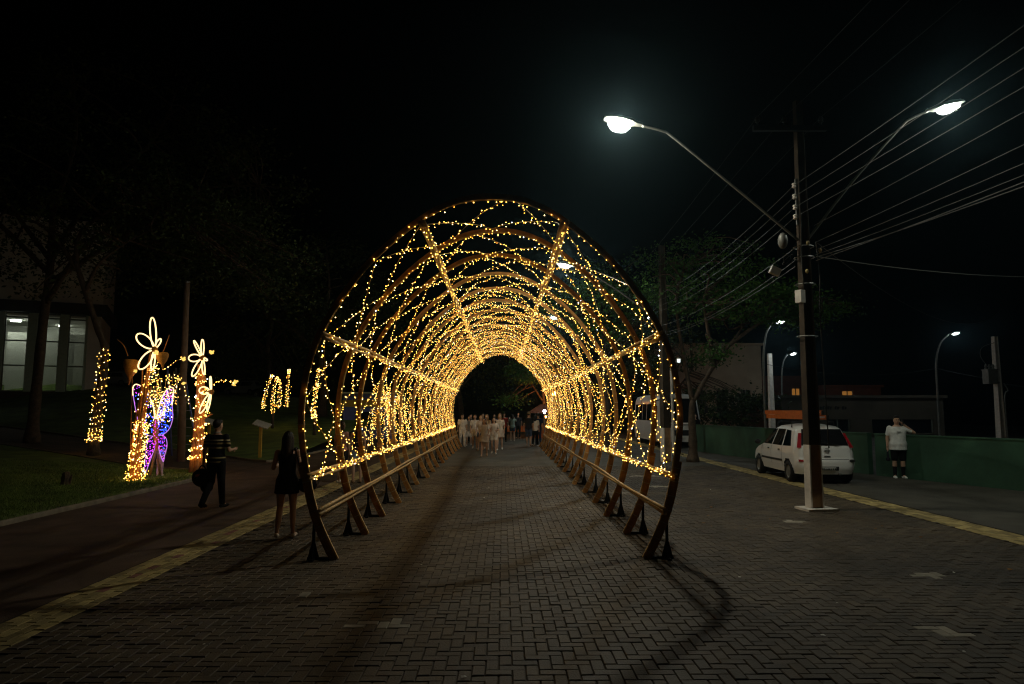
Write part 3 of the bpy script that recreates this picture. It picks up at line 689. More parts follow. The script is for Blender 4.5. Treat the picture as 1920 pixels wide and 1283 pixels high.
lit_tree('thin light-wrapped young tree seen through the nearest left arches', (-9.7,36,hgt(-9.7,36)), [[(0,0,0.9),(-0.05,0,1.3),(0,0,2.3),(0.15,0,3.4)],[(0,0,0.9),(-0.1,0,1.4),(0.1,0,2.6)]])
ft = thing('light_fountain', 'fountain of golden light strings behind the left arches', 'light display', (-4.9,30.5,0))
g = MB(); g.tube([(-4.9,30.5,0),(-4.9,30.5,2.1)], 0.06, 8); g.build('post', M['stem'], ft)
for i in range(18):
    a = 2*math.pi*i/18+random.uniform(-.1, .1); R1 = random.uniform(0.7, 1.15); top = random.uniform(2.3, 3.1)
    P = cr3([(-4.9,30.5,1.2),(-4.9+0.35*R1*math.cos(a),30.5+0.35*R1*math.sin(a),top-0.15),(-4.9+0.7*R1*math.cos(a),30.5+0.7*R1*math.sin(a),top-0.35),(-4.9+R1*math.cos(a),30.5+R1*math.sin(a),0.35+random.random()*0.8)], 7)
    light_string(P, ft, 0.085, 0.03, rad=0.012)

# ================================================================ flower display on the lawn
WN = emis('white_neon', (1.0,0.70,0.30), NEON); PN = emis('pink_neon', (0.75,0.30,1.0), NEON*0.42)
PUR = [emis('blue_bulb', (0.02,0.06,1.0), 9), emis('violet_bulb', (0.45,0.04,1.0), 3.5), emis('magenta_bulb', (1.0,0.06,0.7), 3), emis('ice_bulb', (0.45,0.55,1.0), 6)]
BLO = emis('blossom_glow', (1.0,0.62,0.13), 1.3)
def flower(parent, c, Y, petals, r=0.015, name='flower_head'):
    """neon petals given as tips (measured) and widths"""
    C = at(*c, Y); px = Y/1280.0
    g = MB(); g.ell(C, (0.09,0.06,0.09), 10, 6); h = g.build(name, M['straw'], parent, smooth=True)
    for tip, wd in petals:
        T = at(*tip, Y+random.uniform(-.12, .12)); d = T-C; L = d.length; d.normalize(); sd = d.cross(Vector((0,1,0))).normalized()
        P = []
        for k in range(22):
            t = k/21*math.pi; f = math.sin(t)**1.0
            al = 0.05+(L-0.05)*(1-math.cos(2*t))/2; ww = wd*px/2*math.sin(2*t)*(0.75+0.25*math.sin(t))*-1
            P.append(C+d*al+sd*ww*0.8+Vector((0,-0.05*math.sin(t),0)))
        g = MB(); g.tube(P, r, 6); g.build('petal', WN, h, smooth=True)
    return h
def blossom(parent, p, s=0.09, m=None):
    g = MB()
    for k in range(13):
        a = random.random()*6.28; rd = s*random.uniform(0.0, 0.7); g.ell(p+Vector((math.cos(a)*rd, random.uniform(-.3,.3)*s, math.sin(a)*rd*0.8)), (s*random.uniform(.2,.34),s*0.25,s*random.uniform(.2,.3)), 7, 5)
    g.build('blossom', m or BLO, parent, smooth=True)
def basket(parent, c, Y, w_, h_, tilt=0.0):
    p = at(*c, Y); g = MB()
    g.lathe((0,0,0), [(0.02,-h_*0.9),(w_*0.12,-h_*0.5),(w_*0.30,-h_*0.28),(w_*0.47,0.02),(w_*0.5,h_*0.28),(w_*0.44,h_*0.42),(w_*0.3,h_*0.46)], 14)
    Rm = Matrix.Rotation(tilt, 3, 'Y'); g.v = [tuple(p+Rm@Vector(v)) for v in g.v]
    g.build('basket_bud', M['straw'], parent, smooth=True)
YA = 18.8
fa = thing('flower_display', 'tall bundle of light-wrapped reeds topped by a neon flower and woven buds', 'light display', tuple(at(255,905,YA)))
base = at(254,905,YA)
for i in range(13):
    a = random.random()*6.28; rr = 0.13*math.sqrt(random.random()); tx = random.uniform(260, 286); ty = random.uniform(660, 730)
    b0 = base+Vector((rr*math.cos(a), rr*math.sin(a), 0)); T = at(tx, ty, YA+random.uniform(-.2, .2))
    md = b0.lerp(T, 0.5)+Vector((random.gauss(0, .04)-0.03, random.gauss(0, .05), 0))
    g = MB(); g.tube(cr3([b0, md, T], 6), [0.036,0.036,0.035,0.034,0.032,0.03,0.028,0.026,0.024,0.022,0.02,0.018,0.015], 7); g.build('reed', M['stem'], fa, smooth=True)
for q in range(3): wrap([base+Vector((0,0,0.03)), base+Vector((0.04,0,0.8)), base+Vector((0.10,0,1.6))], (0.22,0.15), 9, fa, 0.08, 0.0135, 0.045)
for q in range(5): wrap([base+Vector((0.10,0,1.5)), base+Vector((0.2,0,2.6)), base+Vector((0.32,0,3.2))], (0.13,0.10), 7, fa, 0.17, 0.013, 0.045)
for i in range(16):                       # spray of lit twigs behind the reeds
    T = at(random.uniform(268, 345), random.uniform(690, 735), YA+random.uniform(1.1, 1.7)); B = at(random.uniform(288, 306), 792, YA+1.3)
    light_string(cr3([B, B.lerp(T, 0.5)+Vector((random.gauss(0, .08), 0, 0)), T], 6), fa, 0.085, 0.05, rad=0.013)
flower(fa, (290,655), YA-0.3, [((287,596),15),((259,628),26),((263,692),24),((287,694),9),((303,636),9)], 0.019)
blossom(fa, at(293,662,YA-0.4), 0.10)
blossom(fa, at(254,696,YA-0.2), 0.07)
basket(fa, (304,672), YA-0.1, 0.34, 0.34, -0.12); basket(fa, (246,690), YA+0.1, 0.42, 0.52, 0.1)
g = MB(); g.tube([at(303,668,YA), at(318,628,YA-0.2)], 0.012, 5); g.tube(cr3([at(240,668,YA), at(232,648,YA), at(220,637,YA)], 4), 0.012, 5); g.tube(cr3([at(248,705,YA),at(246,780,YA),at(244,850,YA)], 4), 0.012, 5); g.build('twig', M['stem'], fa)
light_string(cr3([at(305,695,YA+.3), at(325,680,YA+.3), at(340,674,YA+.3)], 5), fa, 0.09, 0.02, rad=0.012); blossom(fa, at(344,673,YA+.3), 0.10)
YB = 21.2
fb = thing('flower_display', 'light-wrapped orange stem with two neon flowers left of the striped-shirt man', 'light display', tuple(at(365,886,YB)))
b2 = at(367,886,YB)
for i in range(6):
    a = i*1.05; b0 = b2+Vector((0.14*math.cos(a), 0.14*math.sin(a), 0)); T = at(377+random.uniform(-5,5), 690+random.uniform(-8,14), YB)
    g = MB(); g.tube(cr3([b0, b0.lerp(T, 0.5)+Vector((0.03,0,0)), T], 5), [0.085*(1-0.045*k) for k in range(11)], 7); g.build('reed', M['stem'], fb, smooth=True)
for q in range(4): wrap([b2+Vector((0.02,0,0.35)), b2+Vector((0.08,0,1.6)), at(377,700,YB)], (0.24,0.12), 9, fb, 0.17, 0.018, 0.035)
flower(fb, (380,671), YB-0.3, [((365,639),6),((381,637),7),((355,672),18),((362,706),13),((384,703),7),((390,676),5)], 0.019)
flower(fb, (396,735), YB-0.3, [((396,706),4),((375,731),18),((376,775),12),((390,770),6)], 0.019)
light_string(cr3([at(398,722,YB), at(412,714,YB), at(425,714,YB), at(437,717,YB)], 5), fb, 0.05, 0.02, rad=0.015)
blossom(fb, at(442,716,YB), 0.11); blossom(fb, at(438,722,YB), 0.08); blossom(fb, at(397,660,YB), 0.10); blossom(fb, at(335,712,YB), 0.08); blossom(fb, at(345,719,YB), 0.09)
light_string(cr3([at(346,725,YB), at(350,745,YB), at(358,762,YB)], 5), fb, 0.1, 0.02, rad=0.014)
g = MB(); g.tube(cr3([at(380,800,YB), at(384,785,YB), at(398,777,YB)], 4), 0.02, 5); g.build('twig', M['stem'], fb)
basket(fb, (379,712), YB+0.15, 0.22, 0.26)
# butterfly
YC = 19.4
bf = thing('butterfly_display', 'butterfly of pink and white neon filled with blue and purple lights', 'light display', tuple(at(290,893,YC)))
WL = [(291,790),(288,762),(277,738),(264,724),(255,721),(250,727),(250,742),(255,772),(262,800),(273,815),(287,818)]
WR = [(293,790),(299,762),(307,740),(316,729),(324,727),(326,734),(323,760),(324,783),(318,803),(306,815),(295,817)]
LL = [(287,818),(277,828),(273,852),(271,888),(280,868),(288,846),(293,838)]
LR = [(297,817),(306,817),(312,824),(313,838),(309,852),(306,866),(300,850),(297,838)]
def inside(p, poly):
    x, y = p; c = False
    for (a, b), (d, e) in zip(poly, poly[1:]+poly[:1]):
        if (b > y) != (e > y) and x < (d-a)*(y-b)/(e-b)+a: c = not c
    return c
for poly, lead, cnt, wt in ((WL,6,85,(1,0,0,3)),(WR,6,170,(0,0,0,0,1,3)),(LL,0,60,(1,2,1)),(LR,0,45,(1,1,2,0))):
    P3 = [at(x, y, YC+0.10*abs(x-292)/35) for x, y in poly]
    wing = thing_part = MB()
    Q = cr3(P3, 4); k = lead*4
    wing.tube(Q, 0.009, 6); wg = wing.build('wing_outline', PN, bf, smooth=True)
    if lead:
        g = MB(); g.tube([q+Vector((0,-0.02,0)) for q in Q[:k+1]], 0.014, 6); g.build('wing_edge', WN, wg, smooth=True)
    xs = [p[0] for p in poly]; ys = [p[1] for p in poly]; b = MB(); n = 0
    while n < cnt:
        p = (random.uniform(min(xs), max(xs)), random.uniform(min(ys), max(ys)))
        if not inside(p, poly): continue
        f = (p[1]-min(ys))/(max(ys)-min(ys)); ids = (2,1,2,3) if (lead and f < 0.22) else wt
        b.octa(at(*p, YC+random.uniform(-.05, .1)), 0.014, random.choice(ids)); n += 1
    stuff(b.build('bulbs', PUR, wg))
    g = MB()                              # wire mesh that carries the bulbs
    for q in range(7):
        yv = min(ys)+(q+0.5)/7*(max(ys)-min(ys)); seg = [xx for xx in [min(xs)+j*1.0 for j in range(int(max(xs)-min(xs))+1)] if inside((xx, yv), poly)]
        if len(seg) > 2: g.tube([at(seg[0], yv, YC+.06), at(seg[-1], yv, YC+.06)], 0.004, 3)
    if g.v: g.build('wire_mesh', M['cable'], wg)
g = MB(); g.tube([at(292,786,YC), at(292,800,YC), at(293,820,YC), at(294,845,YC)], [0.05,0.075,0.08,0.03], 8); g.build('body', M['straw'], bf, smooth=True)
b = MB()
for k in range(14): b.octa(at(292+random.uniform(-5,5), 790+k*3.4, YC-0.08), 0.014, random.choice((2,1,2)))
stuff(b.build('bulbs', PUR, bf))
g = MB(); g.tube([at(293,840,YC), at(281,893,YC)], 0.035, 7); g.tube([at(293,840,YC), at(300,890,YC+0.2)], 0.03, 7); g.build('support', M['timber'], bf, smooth=True)

# ================================================================ playground, signs, stump
tpole = thing('wooden_post', 'tall weathered timber post behind the flower displays', 'post', tuple(at(339,868,25.5)))
g = MB(); g.tube([at(339,869,25.5), at(344,700,25.5), at(351,530,25.5)], [0.15,0.125,0.10], 10); g.build('shaft', M['timber'], tpole, smooth=True)
g = MB(); g.lathe(tuple(at(351,531,25.5)), [(0.11,0),(0.11,0.05),(0.05,0.09)], 10); g.build('cap', M['steel'], tpole)
clm = thing('climbing_frame', 'blue and steel climbing ladder frame behind the butterfly', 'climbing frame', tuple(at(345,860,26)))
rails = [((314,690),(322,855)),((330,690),(336,858)),((338,690),(346,800)),((348,712),(370,850))]
for i, (a, b) in enumerate(rails):
    g = MB(); g.tube([at(*a, 25.9+0.2*i), at(*b, 25.9+0.2*i)], 0.035, 7); g.build('rail', M['bluepaint'] if i != 1 else M['steel'], clm, smooth=True)
for k in range(9):
    y = 705+k*16; g = MB(); g.tube([at(315+k*0.9, y, 25.9), at(349+k*2.0, y+1, 26.5)], 0.018, 6); g.build('rung', M['steel'], clm, smooth=True)
def lectern(label, px, Y, px_w):
    b = at(*px, Y); b.z = hgt(b.x, b.y)+0.02; t = thing('sign_stand', label, 'sign', tuple(b))
    g = MB(); g.box(b+Vector((0,0,0.6)), (0.10,0.10,1.22)); g.build('post', M['yellowpaint'], t)
    g = MB(); g.box(b+Vector((0.05,-0.02,1.30)), (0.62,0.42,0.035), rot=Matrix.Rotation(R(18), 3, 'Y')@Matrix.Rotation(R(25), 3, 'X')); g.build('panel', M['signface'], t)
lectern('slanted information panel on a yellow post at the lawn edge', (487,862), 27.1, 28)
lectern('information panel on a post half hidden behind the striped-shirt man', (390,851), 29.5, 28)
b = at(122,915,17.5); b.z = hgt(b.x, b.y)+0.03
st = thing('tree_stump', 'small dark tree stump on the near lawn', 'stump', tuple(b))
g = MB(); g.lathe(tuple(b), [(0.14,0),(0.10,0.1),(0.09,0.2),(0.085,0.26)], 10)
g.v = [(x+random.gauss(0, .008), y+random.gauss(0, .008), z+(random.random()*0.10 if z-b.z > 0.22 else 0)) for x, y, z in g.v]; g.build('wood', M['bark'], st)
g = MB(); g.tube([b+Vector((0.1,0,0.02)), b+Vector((0.13,0,0.2)), b+Vector((0.15,0,0.28))], [0.03,0.025,0.01], 6); g.build('shoot', M['bark'], st)
# ================================================================ buildings
RL = emis('ceiling_lamp_glow', (1.0,1.0,0.85), 24)
A = Vector((-36.8,44.5)); B_ = Vector((-28.3,48.5)); dv = (B_-A).normalized(); nv = Vector((dv.y, -dv.x)); WZ = 3.15
bl = thing('hall_building', 'white hall with tall lit windows above the lawn at the left edge', 'building', ((A.x+B_.x)/2,(A.y+B_.y)/2,WZ), math.atan2(dv.y, dv.x), world=False)
LB = (B_-A).length; x1 = LB/2; x0 = -x1-6
def bbox(name, xa, xb, ya, yb, za, zb, m, parent=bl):
    g = MB(); g.box(((xa+xb)/2,(ya+yb)/2,(za+zb)/2), (xb-xa,yb-ya,zb-za)); return g.build(name, m, parent)
bbox('upper_wall', x0, x1, -0.5, 8, 6.1, 12, M['white']); bbox('fascia', x0-0.05, x1+0.3, -0.9, 8.1, 5.35, 6.1, M['brown'])
bbox('floor_slab', x0, x1-0.1, -0.1, 8, -1.2, 0.0, M['brown']); bbox('back_wall', x0, x1-0.2, 7.4, 7.6, 0, 5.35, M['offwhite'])
bbox('ceiling', x0, x1-0.2, 0.3, 7.4, 5.2, 5.33, M['offwhite']); bbox('side_wall', x1-1.0, x1-0.1, 0.0, 7.4, 0, 5.35, M['white'])
def bx_of(px): # local x of a measured facade point
    d = at(px, 700, 1.0)-CAM; t = ((A.y-CAM.y)*dv.x-(A.x-CAM.x)*dv.y)/(d.y*dv.x-d.x*dv.y); p = CAM+d*t
    return (Vector((p.x, p.y))-(A+B_)/2).dot(dv)
wins = [(-100,-56),(-45,-8),(3,48),(65,108),(124,160)]; prev = x0
for a, b in wins:
    xa, xb = bx_of(a), bx_of(b)
    bbox('pillar', prev, xa, -0.25, 0.3, 0, 5.35, M['palegreen']); prev = xb
    wn = bbox('window', xa, xa+0.07, -0.06, 0.04, 0, 5.3, M['frame'])
    bbox('jamb', xb-0.07, xb, -0.06, 0.04, 0, 5.3, M['palegreen'], wn)
    for z in (0.0, 1.72, 3.4, 5.0): bbox('transom', xa+0.07, xb-0.07, -0.05, 0.03, z, z+0.09, M['frame'], wn)
    for z0, z1 in ((0.09,1.72),(1.81,3.4),(3.49,5.0)): bbox('pane', xa+0.07, xb-0.07, -0.012, -0.004, z0, z1, M['glass'], wn)
bbox('pillar', prev, x1-1.0, -0.25, 0.3, 0, 5.35, M['palegreen'])
for px, yy in ((2,3.2),(45,2.6),(-40,3),(-80,3),(90,5.5)):
    bbox('ceiling_lamp', bx_of(px)-0.3, bx_of(px)+0.3, yy, yy+0.25, 5.08, 5.18, RL)
for px in (20, 85, 140): # indoor screens that close the view
    bbox('room_screen', bx_of(px)-1.1, bx_of(px)+1.1, 4.2, 4.3, 0, 4.4, M['offwhite'])
def house(name, label, x0, x1, y, depth, z1, wallm, wins, lit=(), roof=None, litm=None):
    t = thing(name, label, 'building', ((x0+x1)/2, y, -0.05))
    g = MB(); cuts = sorted(wins); zz = 0
    if cuts:
        za, zb = cuts[0][2], cuts[0][3]
        g.box(((x0+x1)/2, y+0.15, za/2), (x1-x0,0.3,za)); g.box(((x0+x1)/2, y+0.15, (zb+z1)/2), (x1-x0,0.3,z1-zb)); pv0 = x0
        for a, b, _, _ in cuts: g.box(((pv0+a)/2, y+0.15, (za+zb)/2), (a-pv0,0.3,zb-za)); pv0 = b
        g.box(((pv0+x1)/2, y+0.15, (za+zb)/2), (x1-pv0,0.3,zb-za))
    else: g.box(((x0+x1)/2, y+0.15, z1/2), (x1-x0,0.3,z1))
    g.box((x0+0.15, y+depth/2+0.32, z1/2), (0.3,depth,z1)); g.box((x1-0.15, y+depth/2+0.32, z1/2), (0.3,depth,z1))
    g.build('wall', wallm, t)
    g = MB(); g.box(((x0+x1)/2, y+depth/2, z1+0.1), (x1-x0+0.3,depth+0.6,0.2)); g.build('roof', roof or wallm, t)
    for i, (a, b, za, zb) in enumerate(cuts):
        g = MB(); g.box(((a+b)/2, y+0.2, (za+zb)/2), (b-a,0.04,zb-za)); f = g.build('window', litm if i in lit else M['darkwin'], t)
        g = MB()
        for xx in (a+0.04, (a+b)/2, b-0.04): g.box((xx, y+0.14, (za+zb)/2), (0.07,0.06,zb-za))
        g.build('frame', M['frame'], f)
        g = MB(); g.box(((a+b)/2, y-0.03, za-0.05), (b-a+0.2,0.14,0.08)); g.build('sill', wallm, f)
    return t
WARM = emis('warm_room_glow', (1.0,0.42,0.08), 0.2)
px = 60/1280
def fx(p, Y): return at(p, 700, Y).x
house('cream_house', 'cream two-storey house with dark windows behind the spreading tree', fx(1262,58), fx(1428,58), 58, 9, 7.4, M['cream'], [(fx(1302,58),fx(1318,58),1.9,3.6),(fx(1342,58),fx(1362,58),1.9,3.6),(fx(1388,58),fx(1407,58),1.9,3.6)])
house('brick_house', 'dim reddish house beside the far lamp post with a small lit window', fx(1433,64), fx(1512,64), 64, 8, 4.9, M['rust'], [(fx(1483,64),fx(1500,64),2.9,3.9)], lit=(0,), litm=WARM)
house('low_house', 'dark low house with one warm glowing window right of the tall pole', fx(1545,60), fx(1650,60), 60, 8, 3.9, M['rust'], [(fx(1577,60),fx(1599,60),2.85,3.55)], lit=(0,), litm=WARM)
lo = house('low_building', 'low pale building with dark lettering and a wide shutter behind the wall', fx(1462,48), fx(1765,48), 48, 8, 2.75, M['dimrender'], [(fx(1545,48),fx(1590,48),0.3,1.25),(fx(1630,48),fx(1745,48),0.3,1.25)])
g = MB()
for i in range(11):
    if i in (5, 8): continue
    x = fx(1537+i*4.6, 47.9); g.box((x, 47.98, 2.05), (0.10,0.03,0.2)); g.box((x+0.04, 47.98, 2.11+0.06*math.sin(i*2.3)), (0.12,0.03,0.05))
g.build('lettering', M['trim'], lo)
# kiosk with yellow band, seen through the left arches; orange lit stall at the tunnel exit
kx = fx(690,46); kk = thing('kiosk', 'dark blue kiosk with a yellow band seen through the left arches', 'kiosk', (kx,46,0))
g = MB(); g.box((kx,47,1.5), (3.2,2,3.0)); g.build('walls', M['bluepaint'], kk)
g = MB(); g.box((kx,45.97,2.35), (3.26,0.06,0.45)); g.build('sign_band', M['yellowpaint'], kk)
g = MB(); g.box((kx,46.8,3.05), (3.6,2.6,0.1)); g.build('roof', M['palegreen'], kk)
g = MB(); g.box((kx+0.2,45.98,1.35), (1.9,0.04,0.9)); g.build('hatch', M['darkwin'], kk)
g = MB(); g.box((kx,45.8,0.85), (2.6,0.3,0.06)); g.build('counter', M['steel'], kk)
ORG = emis('sodium_glow', (1.0,0.28,0.02), 300.0); ORW = emis('stall_glow', (1.0,0.4,0.06), 40.0); WGL = emis('globe_glow', (0.8,0.9,1.0), 22)
sx = 2.95; sy = 47.0
stl = thing('food_stall', 'orange lit food stall beyond the tunnel exit', 'stall', (sx,sy,0))
g = MB(); g.box((sx,sy,0.45), (1.9,0.7,0.9)); g.build('counter', M['orange'], stl)
for a, b in ((-0.95,-0.4),(0.95,-0.4),(-0.95,0.9),(0.95,0.9)):
    g = MB(); g.tube([(sx+a,sy+b,0),(sx+a,sy+b,1.75)], 0.03, 6); g.build('leg', M['steel'], stl)
g = MB(); V = [(sx-1.15,sy-0.7,1.7),(sx+1.15,sy-0.7,1.7),(sx+1.15,sy+1.1,1.7),(sx-1.15,sy+1.1,1.7),(sx-0.25,sy+0.2,2.3),(sx+0.25,sy+0.2,2.3)]
g.add(V, [(0,1,5,4),(1,2,5),(2,3,4,5),(3,0,4),(3,2,1,0)]); g.build('awning', M['rust'], stl)
g = MB(); g.ell((sx+0.1,sy-0.2,1.45), (0.06,0.06,0.08), 8, 6); g.build('lamp', ORW, stl)
lw = thing('low_barrier', 'low orange barrier glowing across the far end of the walk', 'barrier', (1.3,50,0))
g = MB(); g.box((1.3,50,0.55), (4.2,0.08,0.45)); g.build('board', M['orange'], lw)
for x in (-0.6, 1.3, 3.2):
    g = MB(); g.box((x,50.1,0.35), (0.08,0.08,0.7)); g.build('leg', M['timber'], lw)
sl = thing('sodium_lamp', 'small orange park lamp under the far tree', 'street lamp', (3.9,50.2,0))
g = MB(); g.tube([(3.9,50.2,0),(3.9,50.2,3.0)], 0.05, 7); g.build('post', M['steel'], sl)
g = MB(); g.ell((3.9,50.2,3.1), (0.13,0.13,0.15), 10, 7); g.build('globe', ORG, sl, smooth=True)
gl = thing('globe_lamp', 'white globe lamp on a post at the right of the tunnel exit', 'street lamp', (4.05,50.5-4,0))
gp = at(1021,772,46.5); gl.location = (gp.x,46.5,0); PINV[gl.name] = Matrix.Translation((-gp.x,-46.5,0))
g = MB(); g.tube([(gp.x,46.5,0),(gp.x,46.5,gp.z-0.1)], 0.04, 7); g.build('post', M['steel'], gl)
g = MB(); g.ell(gp, (0.11,0.11,0.14), 12, 8); g.build('globe', WGL, gl, smooth=True)
fl = thing('floodlight_post', 'slim white post with a small floodlight beside the right arches', 'street lamp', (7.9,30,0))
fp = at(1271,676,30)
g = MB(); g.tube([(fp.x-0.28,30,0),(fp.x-0.3,30,fp.z-0.35)], 0.06, 8); g.build('post', M['whitewash'], fl)
g = MB(); g.tube([(fp.x-0.3,30,fp.z-0.4),(fp.x-0.05,30,fp.z)], 0.025, 6); g.build('arm', M['steel'], fl)
g = MB(); g.box(fp+Vector((0.02,0,0)), (0.16,0.14,0.22), 0, rot=Matrix.Rotation(R(20), 3, 'Y')); hd = g.build('head', M['whitewash'], fl)
g = MB(); g.box(fp+Vector((0.02,-0.08,-0.02)), (0.12,0.01,0.14)); g.build('lens', emis('flood_glow', (0.85,0.95,0.95), 2.0), hd)

# ================================================================ vehicles
def lerp_t(z, T):
    return interp(z, T)
def vehicle(name, label, loc, rz, paint, spec, cat='car', detail=True):
    """horizontal slices give the body; windows and lamps follow the same surface. Rear at local y=0, front at +y"""
    t = thing(name, label, cat, loc, rz, world=False)
    YR, YF, HW, ztop, wheels, wr = spec['yr'], spec['yf'], spec['hw'], spec['top'], spec['wheels'], spec['wr']
    Lm = spec['len']
    def deform(p):
        x, y, z = p; hw = interp(z, HW); f = min(1.0, abs(x)/hw)
        k = max(0.0, 1-(y-interp(z, YR))/1.0); y2 = y+0.10*f*f*k
        k2 = max(0.0, 1-(interp(z, YF)-y)/1.2); y2 -= 0.16*f*f*k2
        return Vector((x*(1-0.05*((y-Lm/2)/(Lm/2))**2), y2, z))
    zs = [spec['bot']+(ztop-spec['bot'])*(1-(1-i/34)**1.25) for i in range(35)]
    rows = []
    for z in zs:
        a, b, hw = interp(z, YR), interp(z, YF), interp(z, HW); cr_ = min(0.22, hw*0.6); row = []
        def arc(cx_, cy_, a0): return [(cx_+cr_*math.cos(a0+q*math.pi/12), cy_+cr_*math.sin(a0+q*math.pi/12)) for q in range(7)]
        row += [(-hw+cr_+(2*hw-2*cr_)*q/12, a) for q in range(1, 12)]+arc(hw-cr_, a+cr_, -math.pi/2)
        row += [(hw, a+cr_+(b-a-2*cr_)*q/64) for q in range(1, 64)]+arc(hw-cr_, b-cr_, 0)
        row += [(hw-cr_-(2*hw-2*cr_)*q/12, b) for q in range(1, 12)]+arc(-hw+cr_, b-cr_, math.pi/2)
        row += [(-hw, b-cr_-(b-a-2*cr_)*q/64) for q in range(1, 64)]+arc(-hw+cr_, a+cr_, math.pi)
        rows.append([(x, y, z) for x, y in row])
    n = len(rows[0]); g = MB(); V = [p for r_ in rows for p in r_]; F = []
    for i in range(len(rows)-1):
        for k in range(n):
            q = (i*n+k, i*n+(k+1)%n, (i+1)*n+(k+1)%n, (i+1)*n+k); c = [sum(V[j][m_] for j in q)/4 for m_ in range(3)]
            if any((c[1]-wy)**2+(c[2]-wr)**2 < (wr*1.17)**2 for wy in wheels) and abs(c[0]) > 0.5: continue
            F.append(q)
    F.append(tuple(range((len(rows)-1)*n, len(rows)*n)))
    g.add([deform(p) for p in V], F); body = g.build('body', paint, t, smooth=True)
    g = MB(); hw0 = HW[1][1]
    g.box((0,Lm/2,spec['bot']+0.12), (hw0*1.4,Lm*0.9,0.2))
    for wy in wheels:
        g.box((0,wy,wr+0.05), (hw0*2-0.5,wr*2.6,wr*1.9))
    g.build('underbody', M['trim'], t)
    def side_patch(nm, poly4, m, off=0.006, par=None, sgn=(-1,1)):
        for s in sgn:
            g = MB(); N = 8; V = []
            for i in range(N+1):
                for j in range(N+1):
                    u, v = i/N, j/N; (a, b, c, d) = poly4
                    y = (a[0]*(1-u)+b[0]*u)*(1-v)+(d[0]*(1-u)+c[0]*u)*v; z = (a[1]*(1-u)+b[1]*u)*(1-v)+(d[1]*(1-u)+c[1]*u)*v
                    V.append(deform((s*(interp(z, HW)+off), y, z)))
            g.add(V, [(i*(N+1)+j, (i+1)*(N+1)+j, (i+1)*(N+1)+j+1, i*(N+1)+j+1) for i in range(N) for j in range(N)]); g.build(nm, m, par or t, smooth=True)
    def rear_patch(nm, x0, x1, z0, z1, m, off=0.006, par=None, top=None, front=False):
        g = MB(); N = 10; V = []
        for i in range(N+1):
            for j in range(N+1):
                z = z0+(z1-z0)*j/N; xa, xb = x0, x1
                if top: xa = x0+(top[0]-x0)*j/N; xb = x1+(top[1]-x1)*j/N
                x = xa+(xb-xa)*i/N
                V.append(deform((x, (interp(z, YF)+off if front else interp(z, YR)-off), z)))
        g.add(V, [(i*(N+1)+j, (i+1)*(N+1)+j, (i+1)*(N+1)+j+1, i*(N+1)+j+1) for i in range(N) for j in range(N)]); return g.build(nm, m, par or t, smooth=True)
    for wy in wheels:
        for s in (-1, 1):
            g = MB(); xw = s*(hw0-0.11)
            pr_ = [(wr*0.62,-0.10),(wr*0.93,-0.10),(wr,-0.07),(wr,0.07),(wr*0.93,0.10),(wr*0.62,0.10)]
            V = [(xw+zz*1.0, wy+r_*math.cos(2*math.pi*k/22), wr+r_*math.sin(2*math.pi*k/22)) for r_, zz in pr_ for k in range(22)]
            g.add(V, [(i*22+k, i*22+(k+1)%22, (i+1)*22+(k+1)%22, (i+1)*22+k) for i in range(5) for k in range(22)]); wh = g.build('wheel', M['tyre'], t, smooth=True)
            g = MB(); V = [(xw+s*dz, wy+wr*rr*math.cos(2*math.pi*k/20), wr+wr*rr*math.sin(2*math.pi*k/20)) for rr, dz in ((0.64,0.085),(0.55,0.06),(0.15,0.075)) for k in range(20)]
            g.add(V, [(i*20+k, i*20+(k+1)%20, (i+1)*20+(k+1)%20, (i+1)*20+k) for i in range(2) for k in range(20)]+[tuple(range(40, 60))])
            g.build('rim', M['steel'], wh)
    return t, side_patch, rear_patch, deform
mpv = dict(len=4.04, bot=0.26, top=1.60, wr=0.305, wheels=(0.72,3.33),
    yr=[(0.26,0.06),(0.42,0.0),(0.62,0.0),(0.68,0.045),(0.95,0.09),(1.02,0.12),(1.48,0.36),(1.55,0.50),(1.60,0.85)],
    yf=[(0.26,3.98),(0.5,4.04),(0.72,3.92),(0.86,3.62),(0.98,3.12),(1.45,2.42),(1.55,2.2),(1.60,1.75)],
    hw=[(0.26,0.79),(0.5,0.845),(0.8,0.85),(0.96,0.82),(1.45,0.645),(1.54,0.56),(1.60,0.30)])
car, sp_, rp_, _ = vehicle('parked_car', 'white compact people carrier with a ladder on its roof, parked behind the pole', (8.66,18.0,0), R(-2.5), M['carwhite'], mpv)
for q in ([(2.25,1.0),(3.0,1.0),(2.36,1.46),(2.25,1.46)],): pass
car.scale = (0.97,0.94,0.97)
sp_('side_window', [(2.08,0.985),(2.92,0.985),(2.34,1.43),(2.0,1.45)], M['carglass']); sp_('side_window', [(1.22,0.985),(2.0,0.985),(1.93,1.45),(1.25,1.45)], M['carglass']); sp_('side_window', [(0.50,1.0),(1.13,0.985),(1.16,1.44),(0.78,1.42)], M['carglass'])
for yy in (1.17, 2.04, 3.02):
    sp_('door_seam', [(yy,0.42),(yy+0.012,0.42),(yy+0.012,0.97),(yy,0.97)], M['trim'], 0.003)
sp_('side_moulding', [(1.12,0.545),(2.95,0.545),(2.95,0.605),(1.12,0.605)], M['trim'], 0.012)
for yy in (1.28, 2.16): sp_('door_handle', [(yy,0.845),(yy+0.16,0.845),(yy+0.16,0.885),(yy,0.885)], M['trim'], 0.02)
bk = rp_('rear_window', -0.66, 0.66, 1.03, 1.47, M['darkwin'], 0.008, top=(-0.55,0.55))
g = MB(); g.box((0.08,0.09,1.09), (0.55,0.015,0.018), rot=Matrix.Rotation(R(8), 3, 'Y')); g.build('wiper', M['trim'], bk)
